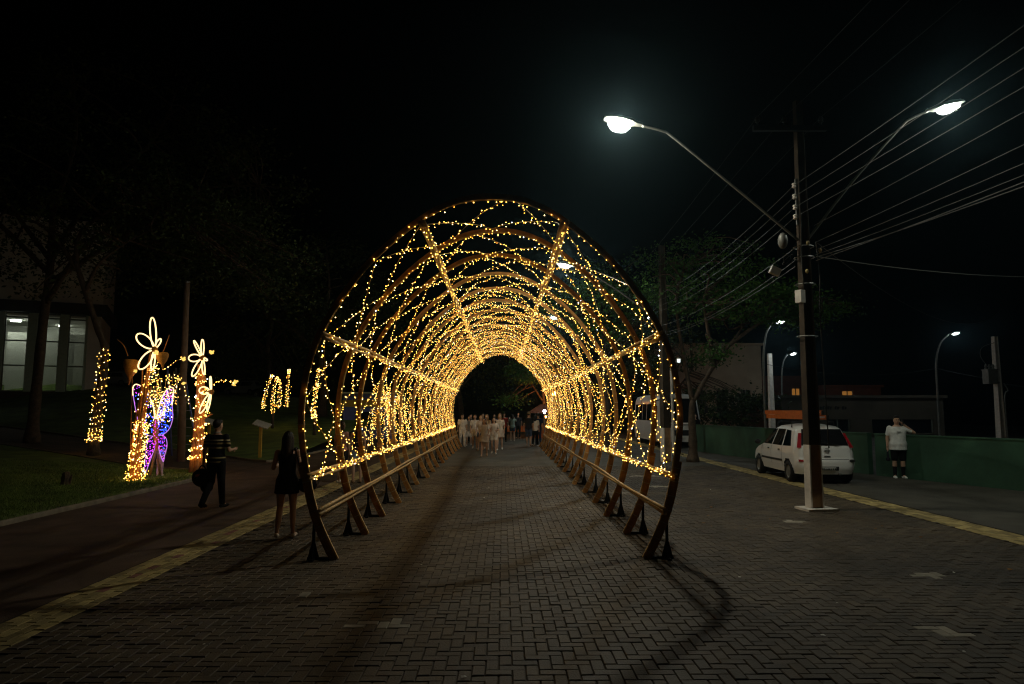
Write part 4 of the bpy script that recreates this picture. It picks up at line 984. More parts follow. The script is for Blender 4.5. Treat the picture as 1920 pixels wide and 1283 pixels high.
for s in (-1, 1):
    ob = rp_('tail_lamp', s*0.80, s*0.69, 0.97, 1.36, M['redlens'], 0.02, top=(s*0.665,s*0.585))
    rp_('side_reflector', s*0.80, s*0.62, 0.60, 0.655, M['redlens'] if s < 0 else M['trim'], 0.012)
rp_('plate_recess', -0.30, 0.30, 0.365, 0.475, M['trim'], 0.004); pl = rp_('number_plate', -0.21, 0.21, 0.36, 0.455, M['plate'], 0.014)
g = MB()
for i in range(7): g.box((-0.165+i*0.055, -0.024, 0.407), (0.028 if i % 3 else 0.034,0.006,0.052))
g.build('plate_characters', M['trim'], pl)
rp_('gate_seam', -0.62, 0.62, 0.655, 0.668, M['trim'], 0.004)
g = MB(); g.tube([(0.062*math.cos(a*math.pi/10), 0.055, 0.90+0.062*math.sin(a*math.pi/10)) for a in range(20)], 0.008, 6, closed=True); g.box((0,0.055,0.90), (0.15,0.012,0.016)); g.build('emblem', M['chrome'], car)
rp_('gate_handle', -0.09, 0.09, 0.715, 0.755, M['trim'], 0.01)
g = MB(); g.ell((-0.93,3.0,1.02), (0.10,0.06,0.075), 10, 7); g.ell((0.93,3.0,1.02), (0.10,0.06,0.075), 10, 7); g.build('mirror', M['trim'], car, smooth=True)
for yy in (0.95, 2.1):
    g = MB(); g.tube([(-0.60,yy,1.50),(-0.58,yy,1.66),(0.58,yy,1.66),(0.60,yy,1.50)], 0.018, 6); g.build('roof_bar', M['trim'], car)
g = MB(); g.tube([(0.30,0.12,0.28),(0.30,-0.02,0.27)], 0.03, 8); g.build('exhaust', M['steel'], car)
g = MB(); g.tube([(0.0,1.9,1.60),(0.0,1.75,1.80)], 0.006, 5); g.build('aerial', M['trim'], car)
lad = thing('roof_ladder', 'orange fibreglass extension ladder lying on the white car roof', 'ladder', (8.62,19.6,1.685))
for lv, (xl, xr, ya, yb) in enumerate(((8.36,8.78,18.2,21.3),(8.40,8.74,18.4,21.5))):
    for x in (xl, xr):
        g = MB(); g.box((x,(ya+yb)/2,1.74+lv*0.125), (0.035,yb-ya,0.119)); r_ = g.build('side_rail', M['orange'], lad)
        g = MB(); g.box((x,ya-0.02,1.74+lv*0.125), (0.045,0.05,0.11)); g.build('end_cap', M['trim'], r_)
    for k in range(11):
        y = ya+0.12+k*0.29; g = MB(); g.tube([(xl+0.018,y,1.74+lv*0.125),(xr-0.018,y,1.74+lv*0.125)], 0.02, 6); g.build('rung', M['alu'], lad)
# minibus facing the camera
vb = dict(len=7.0, bot=0.30, top=2.78, wr=0.38, wheels=(1.5,5.6),
    yr=[(0.3,0.06),(0.5,0),(2.4,0.05),(2.7,0.12),(2.78,0.5)], yf=[(0.3,6.95),(0.6,7.0),(1.15,6.95),(1.3,6.9),(2.4,6.55),(2.65,6.35),(2.78,5.8)],
    hw=[(0.3,1.12),(0.6,1.16),(1.2,1.16),(2.4,1.08),(2.68,0.98),(2.78,0.6)])
bus, sb, rb, _ = vehicle('minibus', 'white minibus with dark windscreen parked facing the camera beyond the right arches', (9.25,42.0,0), math.pi, M['carwhite'], vb, 'bus')
ws = rb('windscreen', -1.02, 1.02, 1.28, 2.52, M['darkwin'], 0.012, top=(-0.95,0.95), front=True)
for k in range(5): sb('side_window', [(0.5+k*1.15,1.35),(1.55+k*1.15,1.35),(1.55+k*1.15,2.25),(0.5+k*1.15,2.25)], M['darkwin'])
for s in (-1, 1):
    rb('headlight', s*1.04, s*0.70, 0.78, 0.98, M['chrome'], 0.012, front=True)
    g = MB(); g.tube([(s*1.0,6.6,2.45),(s*1.28,6.9,2.4),(s*1.3,6.95,2.1)], 0.03, 6); g.box((s*1.3,6.95,1.95), (0.16,0.1,0.36)); g.build('mirror', M['trim'], bus)
rb('grille', -0.5, 0.5, 0.62, 0.9, M['trim'], 0.01, front=True); rb('number_plate', -0.22, 0.22, 0.42, 0.53, M['plate'], 0.014, front=True)
rb('bumper_seam', -1.0, 1.0, 1.14, 1.19, M['trim'], 0.006, front=True)
# dark car behind the wall at the right edge
dk, s2, r2, _ = vehicle('parked_car', 'dark car behind the green wall at the right edge', (16.6,20.2,0.0), R(-62), M['cardark'], mpv)
s2('side_window', [(2.08,0.985),(2.92,0.985),(2.34,1.43),(2.0,1.45)], M['darkwin']); s2('side_window', [(0.55,1.0),(2.0,0.985),(1.93,1.45),(0.8,1.43)], M['darkwin']); r2('rear_window', -0.66, 0.66, 1.03, 1.47, M['darkwin'], 0.008, top=(-0.55,0.55))
# cars parked on the rise at the left
for (p, Y, a, m, lab) in (((452,771),74,78,'carsilver','silver parked car between the flower display and the lit little tree'),((505,776),72,80,'cardark','dark parked car next to the silver one on the rise'),((212,735),78,95,'carsilver','grey parked car right of the light-wrapped leaning trunk'),((240,728),84,90,'cardark','dark car parked in front of the dark tree on the rise')):
    q = at(*p, Y); z = hgt(q.x, Y)+0.03
    c_, s3, r3, _ = vehicle('parked_car', lab, (q.x+2.0,Y,z), R(a), M[m], mpv)
    s3('side_window', [(2.08,0.985),(2.92,0.985),(2.34,1.43),(2.0,1.45)], M['darkwin']); s3('side_window', [(0.55,1.0),(2.0,0.985),(1.93,1.45),(0.8,1.43)], M['darkwin']); r3('rear_window', -0.66, 0.66, 1.03, 1.47, M['darkwin'], 0.008, top=(-0.55,0.55))
# litter and fallen leaves
LIT = [(1745,1162,'white paper scrap lying left on the pavers'),]
def scrap(nm, x, y, s, m, lab, cat, grp):
    g = MB(); a = random.random()*6; P = []
    for k in range(5): P.append((x+s*math.cos(a+k*1.26)*random.uniform(0.5,1), y+s*math.sin(a+k*1.26)*random.uniform(0.5,1), 0.006+random.random()*s*0.35))
    P.append((x,y,0.012+s*0.25)); g.add(P, [(k, (k+1)%5, 5) for k in range(5)]); o = g.build(nm, m); tag(o, lab, cat, grp)
for i in range(20):
    y = 5+abs(random.gauss(0, 6)); x = random.uniform(-0.7*y, 0.7*y)
    if x < -4: continue
    scrap('paper_scrap', x, y, random.uniform(0.012, 0.03), M['litter'], 'tiny pale scrap of paper lying on the dark pavers', 'litter', 'paper scraps on the pavers')
for i in range(16):
    y = random.uniform(8, 14); x = random.gauss(5.2, 1.3)
    scrap('dead_leaf', x, y, random.uniform(0.02, 0.05), M['deadleaf'], 'small brown fallen leaf on the pavers near the pole', 'leaf', 'fallen leaves near the pole')
# ================================================================ people
def cloth(name, col, rough=0.85, stripes=None):
    m = mat('cloth_'+name, col, rough, 0.22, 9, bump=0.25, bscale=16, spec=0.1)
    if stripes:
        n = m.node_tree; b = n.nodes['Principled BSDF']; geo = n.nodes.new('ShaderNodeNewGeometry'); sx_ = n.nodes.new('ShaderNodeSeparateXYZ'); n.links.new(geo.outputs['Position'], sx_.inputs[0])
        rp = n.nodes.new('ShaderNodeValToRGB'); rp.color_ramp.interpolation = 'CONSTANT'; e = rp.color_ramp.elements
        mr = n.nodes.new('ShaderNodeMapRange'); mr.inputs[1].default_value = stripes[0]; mr.inputs[2].default_value = stripes[1]; n.links.new(sx_.outputs[2], mr.inputs[0]); n.links.new(mr.outputs[0], rp.inputs[0])
        for k, (pos, c) in enumerate(stripes[2]):
            el = e[k] if k < 2 else e.new(pos); el.position = pos; el.color = (*c, 1)
        n.links.new(rp.outputs[0], b.inputs['Base Color'])
    return m
SK = [mat('skin_light', (0.56,0.36,0.26), 0.55, 0.08, 6), mat('skin_tan', (0.50,0.30,0.20), 0.55, 0.08, 6)]
HAIR = dict(black=mat('hair_black', (0.012,0.009,0.007), 0.55, 0.3, 30, bump=0.5, bscale=80), brown=mat('hair_brown', (0.05,0.025,0.012), 0.5, 0.3, 30, bump=0.5, bscale=80), blond=mat('hair_blond', (0.32,0.20,0.08), 0.5, 0.3, 30, bump=0.5, bscale=80))
CL = {}
def C_(name, col):
    if name not in CL: CL[name] = cloth(name, col)
    return CL[name]
TMP = bpy.data.scenes.new('build')
def blob(name, prims, voxel, m, parent, sm=3):
    g = MB()
    for p in prims:
        if p[0] == 'c':
            ch = p[1]
            for (a, ra), (b, rb) in zip(ch, ch[1:]):
                a, b = Vector(a), Vector(b)
                if (b-a).length > 1e-4: g.tube([a, a.lerp(b, .5), b], [ra, (ra+rb)/2, rb], 10)
            for a, ra in ch: g.ell(a, (ra,ra,ra), 10, 7)
        elif p[0] == 'l':
            n = 16; V = []; R_ = p[1]
            for c, rx, ry in R_: V += [(c[0]+rx*math.cos(2*math.pi*k/n), c[1]+ry*math.sin(2*math.pi*k/n), c[2]) for k in range(n)]
            L = len(R_)
            g.add(V, [(i*n+k, i*n+(k+1)%n, (i+1)*n+(k+1)%n, (i+1)*n+k) for i in range(L-1) for k in range(n)]+[tuple(range(n))[::-1], tuple(range((L-1)*n, L*n))])
        else: g.ell(p[1], p[2], 12, 9, rot=p[3] if len(p) > 3 else None)
    me = bpy.data.meshes.new(name); me.from_pydata(g.v, [], g.f); me.update()
    o = bpy.data.objects.new(name, me); TMP.collection.objects.link(o)
    md = o.modifiers.new('r', 'REMESH'); md.mode = 'VOXEL'; md.voxel_size = voxel
    ms = o.modifiers.new('s', 'SMOOTH'); ms.factor = 0.5; ms.iterations = sm
    TMP.view_layers[0].update(); dg = TMP.view_layers[0].depsgraph; me2 = bpy.data.meshes.new_from_object(o.evaluated_get(dg))
    bpy.data.objects.remove(o); bpy.data.meshes.remove(me)
    me2.name = name; me2.materials.clear(); me2.materials.append(m); me2.polygons.foreach_set('use_smooth', [True]*len(me2.polygons))
    return link(name, me2, parent)
def person(label, loc, face, H=1.7, sk=0, hair='black', hairlen=0, top=None, sleeve='short', bottom=None, bot='pants', dress=None, shoes=None,
           legs=((0.02,0.0,0),(0.02,0.0,0)), arms=(((.05,.0,-.28),(.06,.05,-.53)),((.05,.0,-.28),(.06,.05,-.53))), fat=1.0, female=False, vox=0.02, fingers=False, headturn=0.0, hat=None, cat='person', facef=False, topz=None):
    """local frame: looks along +Y. legs: (knee forward, ankle forward, ankle lift) for left(-x) and right; arms: elbow and wrist offsets from the shoulder (x outward)"""
    t = thing('person', label, cat, loc, face, world=False); s = H/1.75
    V = lambda x, y, z: Vector((x*s, y*s, z*s))
    sw = (0.165 if female else 0.19)*(0.9+0.1*fat); hipw = 0.095*(0.85+0.15*fat)
    skin = []; hz = 1.635; Rh = Matrix.Rotation(headturn, 3, 'Z')
    skin.append(('e', V(0,0.015,hz), (0.078*s,0.096*s,0.118*s), Rh)); skin.append(('e', V(0,0.02,hz-0.06)+Rh@V(0,0.025,0), (0.058*s,0.062*s,0.06*s), Rh))
    skin.append(('e', V(0,0.015,hz)+Rh@V(0,0.102,-0.02), (0.012*s,0.018*s,0.022*s), Rh))
    for sx in (-1, 1): skin.append(('e', V(0,0.015,hz)+Rh@V(sx*0.08,0,-0.01), (0.010*s,0.02*s,0.03*s), Rh))
    skin.append(('c', [(V(0,-0.01,1.44), 0.06*s*min(fat,1.2)), (V(0,0.005,1.56), 0.052*s*min(fat,1.2))]))
    TR = [(0.90,0.155,0.105),(0.97,0.165 if not female else 0.17,0.115),(1.08,0.14 if not female else 0.122,0.098),(1.2,0.15 if not female else 0.13,0.105),(1.32,0.165 if not female else 0.142,0.112),(1.40,sw*0.9,0.095),(1.455,sw*0.55,0.07),(1.49,0.06,0.055)]
    fy = lambda z: (fat-1)*0.10*max(0, 1-abs(z-1.08)/0.3)
    TR = [(z, rx*fat, ry*(fat if fat < 1 else 1+(fat-1)*1.3)) for z, rx, ry in TR]
    skin.append(('l', [(V(0,fy(z),z), rx*s, ry*s) for z, rx, ry in TR]))
    lg = []; ar = []
    for i, sx in enumerate((-1, 1)):
        kf, af, al = legs[i]; hp, kn, an = V(sx*hipw,0,0.90), V(sx*(hipw+0.005),kf,0.50+al*0.5), V(sx*(hipw+0.01),af,0.085+al)
        toe = V(sx*(hipw+0.03),af+0.13,0.03+al*0.35)
        lg.append((hp, kn, an, toe)); ff = 0.6+0.4*fat
        skin.append(('c', [(hp, 0.088*s*ff),(hp.lerp(kn, .5), 0.074*s*ff),(kn, 0.053*s*ff),(kn.lerp(an, .35), 0.054*s*ff),(an, 0.034*s*ff)])); skin.append(('c', [(an, 0.036*s),(toe, 0.03*s)]))
        e, w_ = arms[i]; sh = V(sx*sw,0,1.415); el = sh+V(sx*e[0],e[1],e[2]); wr = sh+V(sx*w_[0],w_[1],w_[2])
        ar.append((sh, el, wr)); d = (wr-el).normalized(); side = d.cross(Vector((sx,0,0.001))).normalized(); pm = wr+d*0.05*s
        skin.append(('c', [(sh, 0.052*s*ff),(el, 0.038*s*ff),(wr, 0.026*s*ff)]))
        flat = d.cross(side).normalized()
        skin.append(('c', [(wr, 0.026*s),(pm, 0.03*s),(pm+d*0.03*s, 0.028*s)]))
        if fingers:
            for q, (o_, L_) in enumerate(((-0.027,0.060),(-0.009,0.072),(0.009,0.068),(0.026,0.052))):
                a = pm+d*0.035*s+side*o_*s; b = a+d*L_*0.55*s; c = b+(d*0.75-flat*0.55*sx).normalized()*L_*0.5*s; skin.append(('c', [(a, 0.0095*s),(b, 0.009*s),(c, 0.0075*s)]))
            a = wr+d*0.03*s+side*0.026*s; b = a+(d*0.6+side*0.75).normalized()*0.045*s; skin.append(('c', [(a, 0.012*s),(b, 0.010*s),(b+d*0.03*s, 0.008*s)]))
    blob('body', skin, vox if not fingers else 0.010, SK[sk], t)
    vx = vox*1.05; off = 0.016
    def torso(z0, o_=off, flare=0.0, z1=1.47, zt=None):
        R_ = [q for q in TR if z0 <= q[0] <= z1]
        f0 = [(z0, interp(z0, [(q[0],q[1]) for q in TR]), interp(z0, [(q[0],q[2]) for q in TR]))]
        return ('l', [(V(0,fy(z),z), (rx+o_+flare*max(0, (1.02-z)))*s, (ry+o_+flare*max(0, (1.02-z)))*s) for z, rx, ry in f0+R_])
    def legc(z, r1, r2):
        out = []
        for hp, kn, an, toe in lg:
            if z >= kn.z/s: k = (hp.z/s-z)/(hp.z/s-kn.z/s); pts = [(hp, 0.088*s+r1),(hp.lerp(kn, k), (0.088+(0.055-0.088)*k)*s+r2)]
            else: k = (kn.z/s-z)/max(0.01, kn.z/s-an.z/s); pts = [(hp, 0.088*s+r1),(kn, 0.055*s+(r1+r2)/2),(kn.lerp(an, k), (0.05+(0.036-0.05)*k)*s+r2)]
            out.append(('c', pts))
        return out
    if dress is not None:
        z0, flare = dress[1], dress[2]
        zz = [z0, (z0+0.95)/2, 0.97]; wv = interp(0.95, [(q[0],q[1]) for q in TR])
        pr = [torso(0.97, 0.014, 0, 1.40 if sleeve == 'none' else 1.47), ('l', [(V(0,0,z), (wv+0.018+flare*(0.97-z))*s, (0.122+0.015+flare*(0.97-z))*s) for z in zz])]
        if sleeve == 'short': pr += [('c', [(a, 0.062*s),(a.lerp(b, .55), 0.055*s)]) for a, b, c in ar]
        elif sleeve == 'long': pr += [('c', [(a, 0.062*s),(b, 0.05*s),(b.lerp(c, .85), 0.042*s)]) for a, b, c in ar]
        blob('dress', pr, vx, dress[0], t)
        if sleeve == 'none':
            g = MB()
            for sx in (-1, 1): g.tube(cr3([V(sx*0.085,0.10,1.36), V(sx*0.09,0.06,1.47), V(sx*0.09,-0.05,1.48), V(sx*0.085,-0.10,1.37)], 5), 0.013*s, 6)
            g.build('shoulder_strap', dress[0], t, smooth=True)
    if top is not None:
        z0 = topz or (0.86 if sleeve != 'none' else 0.95); ff = 0.6+0.4*fat
        pr = [torso(z0, 0.022, 0.05, 1.47 if sleeve != 'none' else 1.40)]
        if sleeve == 'short': pr += [('c', [(a, 0.064*s*ff),(a.lerp(b, .62), 0.060*s*ff)]) for a, b, c in ar]
        elif sleeve == 'long': pr += [('c', [(a, 0.064*s),(b, 0.052*s),(b.lerp(c, .9), 0.042*s)]) for a, b, c in ar]
        blob('shirt', pr, vx, top, t)
    if bottom is not None:
        z0 = {'pants':0.10,'shorts':0.56,'short_shorts':0.72,'skirt':0.6}[bot]
        if bot == 'skirt': pr = [('l', [(V(0,0,z), (0.165+0.03+0.12*(1.0-z))*s, (0.125+0.02+0.12*(1.0-z))*s) for z in (0.62,0.8,1.0)])]
        else: pr = [torso(0.88, 0.014, 0, 1.0)]+legc(z0, 0.016*s, (0.028 if bot != 'pants' else 0.024)*s*(0.6+0.4*fat))
        blob('trousers' if bot == 'pants' else bot if bot == 'skirt' else 'shorts', pr, vx, bottom, t)
    for hp, kn, an, toe in lg:
        up = (an-kn).normalized()
        blob('shoe', [('c', [(an+V(0,-0.045,-0.045), 0.040*s),(an.lerp(toe, .5)+V(0,0,-0.015), 0.042*s),(toe+V(0,0.02,0.006), 0.036*s)])], max(0.014, vox*0.7), shoes or C_('white_shoe', (0.6,0.57,0.52)), t)
    hc = V(0,0.0,hz+0.022); hp_ = [('e', hc+Rh@V(0,-0.012,0.012), (0.088*s,0.100*s,0.112*s), Rh)]
    g_ = HAIR[hair]
    if hairlen > 0:
        hp_ += [('c', [(hc+Rh@V(0,-0.055,0.0), 0.075*s),(hc+Rh@V(0,-0.075,-0.12), 0.075*s),(hc+Rh@V(0,-0.085,-0.12-hairlen*0.6), 0.072*s),(hc+Rh@V(0,-0.085,-0.12-hairlen), 0.055*s)])]
        for sx in (-1, 1): hp_.append(('c', [(hc+Rh@V(sx*0.055,-0.03,0), 0.045*s),(hc+Rh@V(sx*0.065,-0.05,-0.1-hairlen*0.5), 0.04*s)]))
    else: hp_ = [('e', hc+Rh@V(0,-0.018,0.014), (0.083*s,0.092*s,0.103*s), Rh), ('e', hc+Rh@V(0,0.018,0.062), (0.076*s,0.085*s,0.05*s), Rh)]
    blob('hair', hp_, max(0.013, vox*0.75), g_, t)
    if hat is not None:
        g = MB(); g.ell(hc+V(0,-0.005,0.045), (0.095*s,0.108*s,0.075*s), 12, 8); g.ell(hc+Rh@V(0,0.11,0.035), (0.075*s,0.075*s,0.012*s), 12, 6); g.build('cap', hat, t, smooth=True)
    if facef:
        for sx in (-1, 1):
            g = MB(); g.ell(V(0,0.015,hz)+Rh@V(sx*0.031,0.088,0.008), (0.013*s,0.008*s,0.007*s), 8, 5); g.build('eye', HAIR['black'], t)
            g = MB(); g.ell(V(0,0.015,hz)+Rh@V(sx*0.031,0.09,0.03), (0.02*s,0.008*s,0.005*s), 8, 5); g.build('eyebrow', HAIR['black'], t)
        g = MB(); g.ell(V(0,0.015,hz)+Rh@V(0,0.086,-0.062), (0.026*s,0.01*s,0.006*s), 8, 5); g.build('mouth', C_('lip', (0.25,0.08,0.07)), t)
    return t, s, ar, lg
PI = math.pi
W0 = C_('white_cotton', (0.80,0.74,0.68)); BG = C_('beige_cotton', (0.60,0.49,0.40)); CR = C_('cream_cotton', (0.70,0.60,0.49)); BK = C_('black_cotton', (0.008,0.008,0.009)); DK = C_('dark_cotton', (0.02,0.02,0.026)); DEN = C_('denim', (0.06,0.085,0.14)); LDEN = C_('pale_denim', (0.25,0.32,0.42)); PNK = C_('pink_top', (0.62,0.33,0.27)); RED = C_('dark_red', (0.22,0.03,0.02)); TEAL = C_('grey_green', (0.22,0.30,0.27)); NAVY = C_('navy', (0.02,0.03,0.09))
WSH = C_('white_tee', (0.82,0.82,0.78)); BSH = C_('black_shoe', (0.014,0.014,0.014)); TAN = C_('tan_sandal', (0.36,0.24,0.15)); KID = C_('child_pale', (0.60,0.48,0.44))
gold = (0.30,0.24,0.11); bk = (0.008,0.008,0.009)
STR = cloth('striped', bk, stripes=(0.85,1.50,[(0,bk),(0.08,gold),(0.11,bk),(0.20,gold),(0.24,bk),(0.50,gold),(0.55,bk),(0.63,gold),(0.68,bk),(0.73,(0.42,0.36,0.22)),(0.77,bk)]))
# man in the striped shirt, walking away on the red path
t, s, ar, lg = person('man in black and gold striped shirt walking on the red path, bag at his side', (-5.60,13.9,0), R(-8), 1.74, 1, 'black', 0, STR, 'short', BK, 'pants', shoes=BSH,
    legs=((0.02,-0.26,0.06),(0.05,0.10,0.0)), arms=(((.06,-.03,-.28),(.10,0.03,-.52)),((.07,.0,-.27),(.06,.17,-.26))), vox=0.014, fingers=True, headturn=R(-20))
g = MB(); g.tube(cr3([(0.135*s,0.05,0.9*s),(0.135*s,0.06,0.5*s),(0.135*s,0.10,0.14*s)], 5), 0.012, 5); g.build('trouser_stripe', C_('stripe_white', (0.5,0.5,0.45)), t)
g = MB(); g.ell((0,0.0,1.50*s), (0.075,0.07,0.02), 12, 6); g.build('collar', C_('stripe_white', (0.5,0.5,0.45)), t, smooth=True)
def local2w(o, v): return Matrix.Translation(o.location)@Matrix.Rotation(o.rotation_euler.z, 4, 'Z')@Vector(v)
hnd = local2w(t, ar[0][2]+Vector((0,0.0,-0.06)))
bg_ = thing('round_bag', 'round black bag with an orange patch carried by the striped-shirt man', 'bag', tuple(hnd+Vector((-0.02,0,-0.24))), R(-8), world=False)
g = MB(); g.ell((0,0,0), (0.20,0.15,0.185), 16, 10); g.build('pouch', BK, bg_, smooth=True)
g = MB(); g.ell((-0.02,-0.13,0.055), (0.055,0.03,0.03), 10, 6, rot=Matrix.Rotation(R(-20), 3, 'Y')); g.build('patch', M['orange'], bg_, smooth=True)
g = MB(); g.tube(cr3([(-0.08,0,0.15),(-0.03,0,0.23),(0.03,0,0.23),(0.08,0,0.15)], 5), 0.014, 6); g.build('handle', BK, bg_, smooth=True)
g = MB(); g.ell((0.10,0.02,-0.18), (0.13,0.10,0.12), 12, 8); g.build('lower_pouch', BK, bg_, smooth=True)
# woman in black, walking away
t, s, ar, lg = person('woman in black strappy playsuit walking away beside the first left arch', (-3.17,10.65,0), R(6), 1.60, 1, 'black', 0.16, None, 'none', None, dress=(BK,0.74,0.10), female=True, shoes=C_('pale_shoe', (0.5,0.42,0.34)),
    legs=((-0.0,-0.16,0.05),(0.04,0.06,0.0)), arms=(((.07,.02,-.26),(.0,.20,-.20)),((.05,-.05,-.27),(.10,-.02,-.50))), vox=0.013, fingers=True)
hb = thing('handbag', 'black shoulder handbag hanging at the right hip of the woman in black', 'bag', tuple(local2w(t, (0.30,-0.02,0.80))), R(6), world=False)
g = MB(); g.ell((0,0,0), (0.15,0.085,0.115), 14, 9); g.build('pouch', BK, hb, smooth=True)
g = MB(); g.ell((0,0.0,0.085), (0.13,0.07,0.03), 14, 7); g.build('flap', BSH, hb, smooth=True)
g = MB(); g.tube(cr3([(-0.05,-0.05,0.10),(-0.10,-0.12,0.32),(-0.16,-0.10,0.52),(-0.17,0.0,0.565),(-0.16,0.10,0.48),(-0.08,0.11,0.25),(0.0,0.06,0.10)], 5), 0.014, 6); g.build('strap', BSH, hb, smooth=True)
g = MB(); g.tube(cr3([(0.10,0,0.08),(0.16,0,0.15),(0.18,0,0.05),(0.13,0,-0.02)], 4), 0.01, 5); g.build('tassel', M['chrome'], hb)
# man in white T-shirt by the wall
t, s, ar, lg = person('stout man in white T-shirt and black shorts phoning beside the green wall', (11.38,19.5,0), R(168), 1.76, 1, 'black', 0, WSH, 'short', BK, 'shorts', shoes=WSH, fat=1.32,
    arms=(((.24,.03,-.13),(-.03,.06,.10)),((.07,0,-.28),(.09,.06,-.52))), vox=0.014, fingers=True, facef=True, topz=0.80)
for hp, kn, an, toe in lg:
    blob('sock', [('c', [(an, 0.045*s),(an.lerp(kn, .62), 0.062*s)])], 0.014, BSH, t)
g = MB(); g.box((0.02,0.165*1.3,1.31*s), (0.10,0.012,0.018)); g.build('chest_print', DK, t)
ph = local2w(t, ar[0][2]+Vector((0.035,0.04,0.08))); q = thing('phone', 'phone held to the ear of the man in white T-shirt', 'phone', tuple(ph), R(168), world=False)
g = MB(); g.box((0,0,0), (0.012,0.075,0.15), rot=Matrix.Rotation(R(12), 3, 'X')); g.build('case', M['trim'], q)
g = MB(); g.box((-0.008,0,0), (0.004,0.068,0.14), rot=Matrix.Rotation(R(12), 3, 'X')); g.build('screen', M['darkwin'], q)
ub = local2w(t, ar[1][2]+Vector((0.01,0.02,-0.08))); q = thing('umbrella', 'short folded dark umbrella held down by the man in white T-shirt', 'umbrella', tuple(ub+Vector((0,0,-0.32))), 0, world=False)
g = MB(); g.lathe((0,0,0), [(0.045,0),(0.06,0.03),(0.055,0.06),(0.03,0.10),(0.022,0.30)], 10); g.build('folded_canopy', DK, q, smooth=True)
g = MB(); g.tube([(0,0,0.3),(0,0,0.40)], 0.014, 6); g.build('handle', M['trim'], q)
# child before the butterfly
person('small child in pale clothes standing before the neon butterfly', (-9.72,20.0,0.05), R(10), 0.93, 0, 'brown', 0.05, KID, 'short', KID, 'pants', shoes=W0, legs=((0.02,-0.05,0),(0.02,0.06,0)), arms=(((.06,.05,-.25),(-.02,.25,-.25)),((.06,.05,-.25),(.0,.25,-.25))), vox=0.014)
# women seen through the left arches
person('woman in pink top and dark shorts seen through the second left bay', (-4.18,18.5,0), R(-20), 1.62, 0, 'brown', 0.2, PNK, 'short', DK, 'short_shorts', female=True, legs=((0.02,0.03,0),(0.02,-0.06,0.02)), vox=0.017)
person('person in dark top and pale denim shorts beside the woman in pink', (-3.78,18.6,0), R(20), 1.60, 0, 'black', 0.18, DK, 'none', LDEN, 'short_shorts', female=True, shoes=TAN, vox=0.017)
# group in pale clothes coming out of the tunnel
WALK = ((0.10,0.14,0.0),(0.0,-0.18,0.06)); WALK2 = ((0.0,-0.16,0.06),(0.10,0.14,0.0)); STAND = ((0.01,0,0),(0.01,0.02,0))
FWD = (((.05,.05,-.27),(.02,.20,-.40)),((.05,-.02,-.28),(.08,.02,-.52))); HOLD = (((.06,.05,-.26),(-.04,.20,-.28)),((.06,.05,-.26),(-.04,.20,-.28)))
gp_ = 'strollers in pale clothes leaving the tunnel'
CROWD = [
 ('person in plain white top and white trousers at the left end of the group', (-2.0,36.2), 1.70, 0, 'brown', 0.0, dict(top=W0, bottom=W0, bot='pants', legs=WALK)),
 ('person in white shirt and white shorts, second from the left of the group', (-1.70,37.2), 1.60, 0, 'black', 0.1, dict(top=C_('grey_tee',(0.35,0.33,0.31)), bottom=W0, bot='shorts', legs=WALK2, female=True)),
 ('woman in white T-shirt with printed band and white shorts, third from left', (-1.25,34.0), 1.70, 0, 'brown', 0.0, dict(top=W0, bottom=W0, bot='short_shorts', legs=WALK, female=True)),
 ('fair-haired woman in long beige shirt left of the dark-haired front walker', (-0.92,33.0), 1.66, 0, 'blond', 0.2, dict(top=BG, bottom=DEN, bot='short_shorts', legs=WALK2, female=True, shoes=TAN)),
 ('blond woman in cream dress in the middle of the group', (-0.66,33.6), 1.70, 0, 'blond', 0.25, dict(dress=(CR,0.74,0.10), legs=WALK, female=True, arms=FWD)),
 ('dark-haired woman in short beige dress nearest in the group', (-0.64,28.6), 1.58, 1, 'black', 0.12, dict(dress=(BG,0.66,0.22), legs=WALK2, female=True, shoes=TAN, arms=FWD)),
 ('woman in beige top and dark-tan shorts right of the nearest walker', (-0.26,30.3), 1.60, 1, 'brown', 0.1, dict(top=BG, bottom=CR, bot='short_shorts', legs=WALK, female=True, arms=HOLD)),
 ('woman with long fair hair in pale shirt at the right of the group', (-0.02,33.2), 1.74, 0, 'blond', 0.25, dict(top=CR, bottom=BG, bot='skirt', legs=WALK2, female=True, shoes=WSH)),
]
for lab, (x, y), H, sk, hr, hl, kw in CROWD:
    kw = dict(kw)
    person(lab, (x,y,0), PI+random.gauss(0, .12), H, sk, hr, hl, vox=0.021, **kw)
person('man in dark red shirt and black trousers behind the pale group', (0.2,41.5,0), PI, 1.74, 1, 'black', 0, RED, 'short', BK, 'pants', shoes=BSH, vox=0.024)
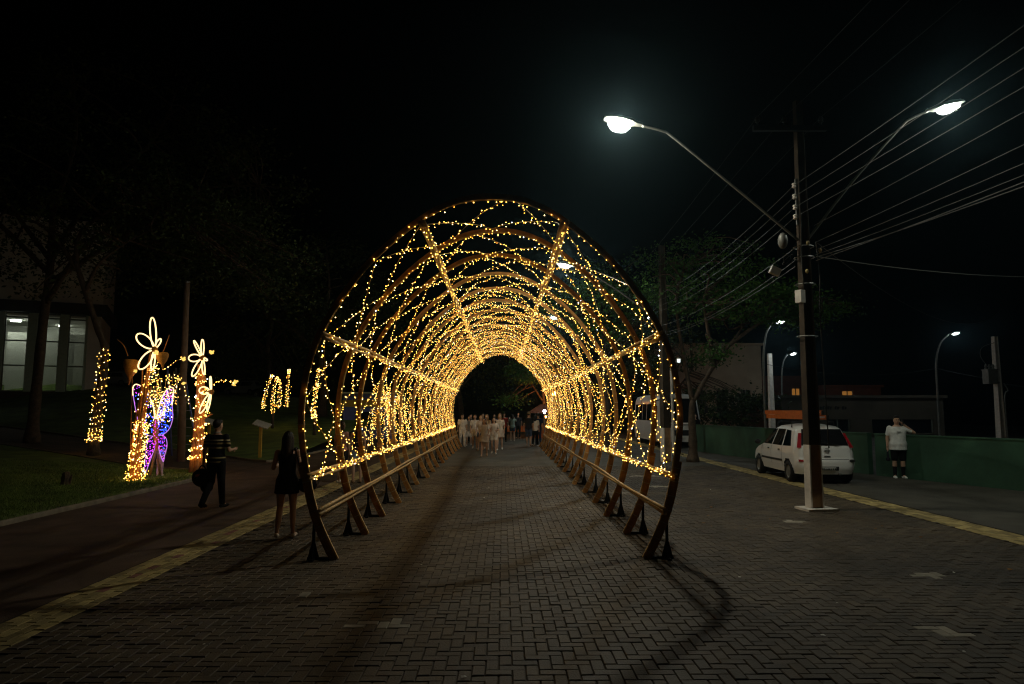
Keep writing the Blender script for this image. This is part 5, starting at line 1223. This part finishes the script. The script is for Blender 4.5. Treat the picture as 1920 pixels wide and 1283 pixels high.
person('woman in grey-green top and denim shorts photographing at the far exit', (0.72,42.5,0), R(5), 1.66, 0, 'black', 0.1, TEAL, 'short', DEN, 'short_shorts', female=True, arms=(((.10,.12,-.12),(.0,.26,.08)),((.10,.12,-.12),(.0,.26,.08))), vox=0.022)
person('man in cap, dark shirt and denim shorts at the right of the walk', (1.50,36.6,0), R(-10), 1.80, 0, 'brown', 0, DK, 'short', DEN, 'shorts', hat=C_('cap_khaki', (0.30,0.24,0.14)), shoes=TAN, legs=WALK, vox=0.021)
person('woman in white top and black trousers walking beside the capped man', (1.86,36.8,0), R(-15), 1.64, 0, 'black', 0.1, W0, 'short', BK, 'pants', female=True, shoes=WSH, legs=WALK2, vox=0.021)
person('person in navy clothes right of the woman in white top and black trousers', (2.08,37.9,0), 0, 1.74, 1, 'black', 0, NAVY, 'short', NAVY, 'pants', shoes=BSH, legs=WALK, vox=0.022)
for i, (x, y, c, lab) in enumerate(((-1.75,40.0,DK,'dark-clothed person half hidden behind the left of the pale group'),(-1.05,40.5,BK,'person in black half hidden behind the middle of the pale group'),(-0.4,41.2,NAVY,'person in navy half hidden behind the right of the pale group'),(1.15,46.0,DK,'dark figure far beyond the tunnel exit near the barrier'))):
    person(lab, (x,y,0), PI, 1.68+0.05*(i % 2), 1, 'black', 0, c, 'short', BK, 'pants', shoes=BSH, vox=0.028)
person('guard dressed in black standing in front of the minibus', (9.75,34.3,0), PI, 1.74, 1, 'black', 0, BK, 'long', BK, 'pants', shoes=BSH, arms=HOLD, vox=0.022)
bpy.data.scenes.remove(TMP)
HALO_DENSITY = 0.0006
# ================================================================ scattering air volume added to give the lamps a halo
g = MB(); g.box((0,55,11), (190,190,26))
hz = bpy.data.materials.new('halo_air'); hz.use_nodes = True; n = hz.node_tree; n.nodes.clear()
pv_ = n.nodes.new('ShaderNodeVolumePrincipled'); pv_.inputs['Color'].default_value = (0.42,0.72,0.85,1); pv_.inputs['Density'].default_value = HALO_DENSITY; pv_.inputs['Anisotropy'].default_value = 0.85
ho = n.nodes.new('ShaderNodeOutputMaterial'); n.links.new(pv_.outputs[0], ho.inputs['Volume'])
hz.cycles.volume_sampling = 'EQUIANGULAR'
hzo = g.build('lamp_halo', hz); hzo['kind'] = 'stuff'
